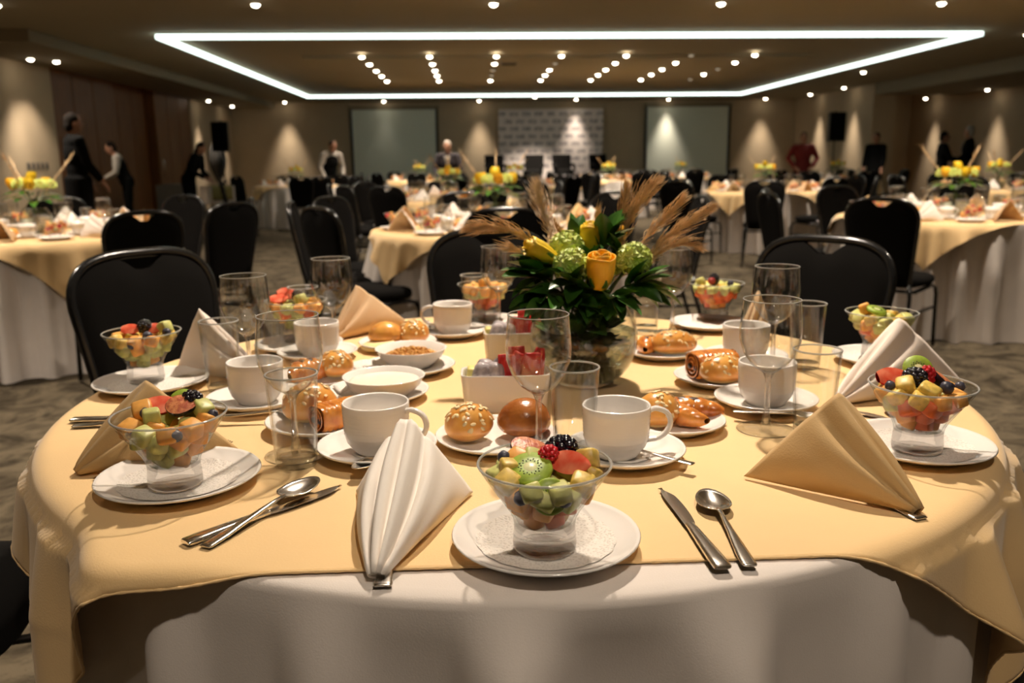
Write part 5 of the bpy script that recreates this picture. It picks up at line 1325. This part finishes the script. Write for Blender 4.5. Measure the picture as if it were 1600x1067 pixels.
    if coat: b.tube([(0, 0, 1.0*S), (0, 0, .8*S), (0, .01, .5*S)], [.15*S, .15*S, .15*S], 16, flat=1.45)
    elif not vest: b.tube([(0, 0, 1.0*S), (0, 0, .80*S)], [.128*S, .135*S], 16, flat=1.42)
    b.tube([U((0, .012, 1.45)), U((0, 0, 1.50))], [.078*S, .066*S], 12)
    remesh(b.build('coat' if coat else ('shirt' if vest else 'jacket'), M[top], t), .018)
    if vest:
        b = MB()
        for c, r in (((0, 0, 1.26), (.172, .112, .20)), ((0, -.005, 1.08), (.152, .106, .17)), ((0, 0, .96), (.166, .118, .11))): b.ell(U(c), [q*S+.022 for q in r], (lean, 0, 0), 18, 12)
        remesh(b.build('vest', M[vest], t), .018)
    if shirt: MB().grid(lambda u, v: tuple(U(((u-.5)*.10*(.25+v), -.118-.012*math.sin(PI*u)-.01*(1-v), 1.18+.28*v))), 6, 6).build('shirt_front', M['white_shirt'], t, solid=.006)
    b = MB(); b.ell(Hd((0, .018, .030)), (.080*S, .090*S, .102*S), (lean, 0, headturn), 18, 12)
    if long_hair: b.ell(Hd((0, .055, -.09)), (.078*S, .05*S, .13*S), (lean, 0, headturn), 14, 10)
    b.ell(Hd((0, .05, -.02)), (.074*S, .058*S, .085*S), None, 12, 8); remesh(b.build('hair', M[hair], t), .011, 2)
    for s in (-1, 1):
        MB().ell(Hd((s*.030, -.085, .012)), (.011*S, .007*S, .007*S), None, 10, 6).build('eye', M['eye'], t)
        MB().tube([(s*.113*S, .06, .035), (s*.115*S, -.05, .04), (s*.118*S, -.16*S, .028)], [.048*S, .050*S, .036*S], 8).build('shoe', M['shoe'], t)
    MB().ell(Hd((0, -.083, -.062)), (.022*S, .008*S, .006*S), None, 10, 6).build('mouth', M['lips'], t)
    return t
FRONT = ((.17, -.12, -.26), (.06, -.34, -.30))
person(-4.86, 10.97, .7, 1.80, 'person in a long black coat standing at left before the wood panels', coat=True, arms=((.15, -.06, -.28), (.17, -.20, -.48)))
person(-6.22, 16.0, -2.75, 1.62, 'person in white shirt and black vest looking down beside the wood panels', 'white_shirt', 'black_suit', .32, arms=FRONT)
person(-5.45, 17.0, -.1, 1.66, 'person in black with long dark hair bending beside the left loudspeaker', lean=.45, long_hair=True, arms=FRONT)
person(-2.98, 18.3, -.9, 1.68, 'person in white shirt and black vest leaning over a table near the left screen', 'white_shirt', 'black_suit', .36, arms=((.20, -.08, -.27), (.16, -.26, -.46)))
person(-.40, 16.2, -1.7, 1.58, 'grey haired person in dark jacket standing right of the left screen', 'navy_suit', hair='hair_grey', lean=.28, arms=((.19, -.10, -.26), (.10, -.30, -.38)), shirt=True)
person(7.17, 18.5, -1.75, 1.72, 'person in a dark red jacket standing at right of the right screen', 'red_coat', arms=((.24, .02, -.25), (.12, -.14, -.44)))
person(9.72, 20.5, -2.4, 1.75, 'person in black standing alone right of the right loudspeaker', arms=((.15, -.04, -.28), (.17, -.12, -.50)))
person(10.20, 18.4, -.3, 1.70, 'person in black at far right turned to the pale haired person', arms=FRONT)
person(10.42, 17.8, 2.6, 1.80, 'pale haired person in black suit and white shirt at far right', hair='hair_grey', arms=((.15, -.06, -.28), (.12, -.25, -.42)), shirt=True, headturn=-.5)
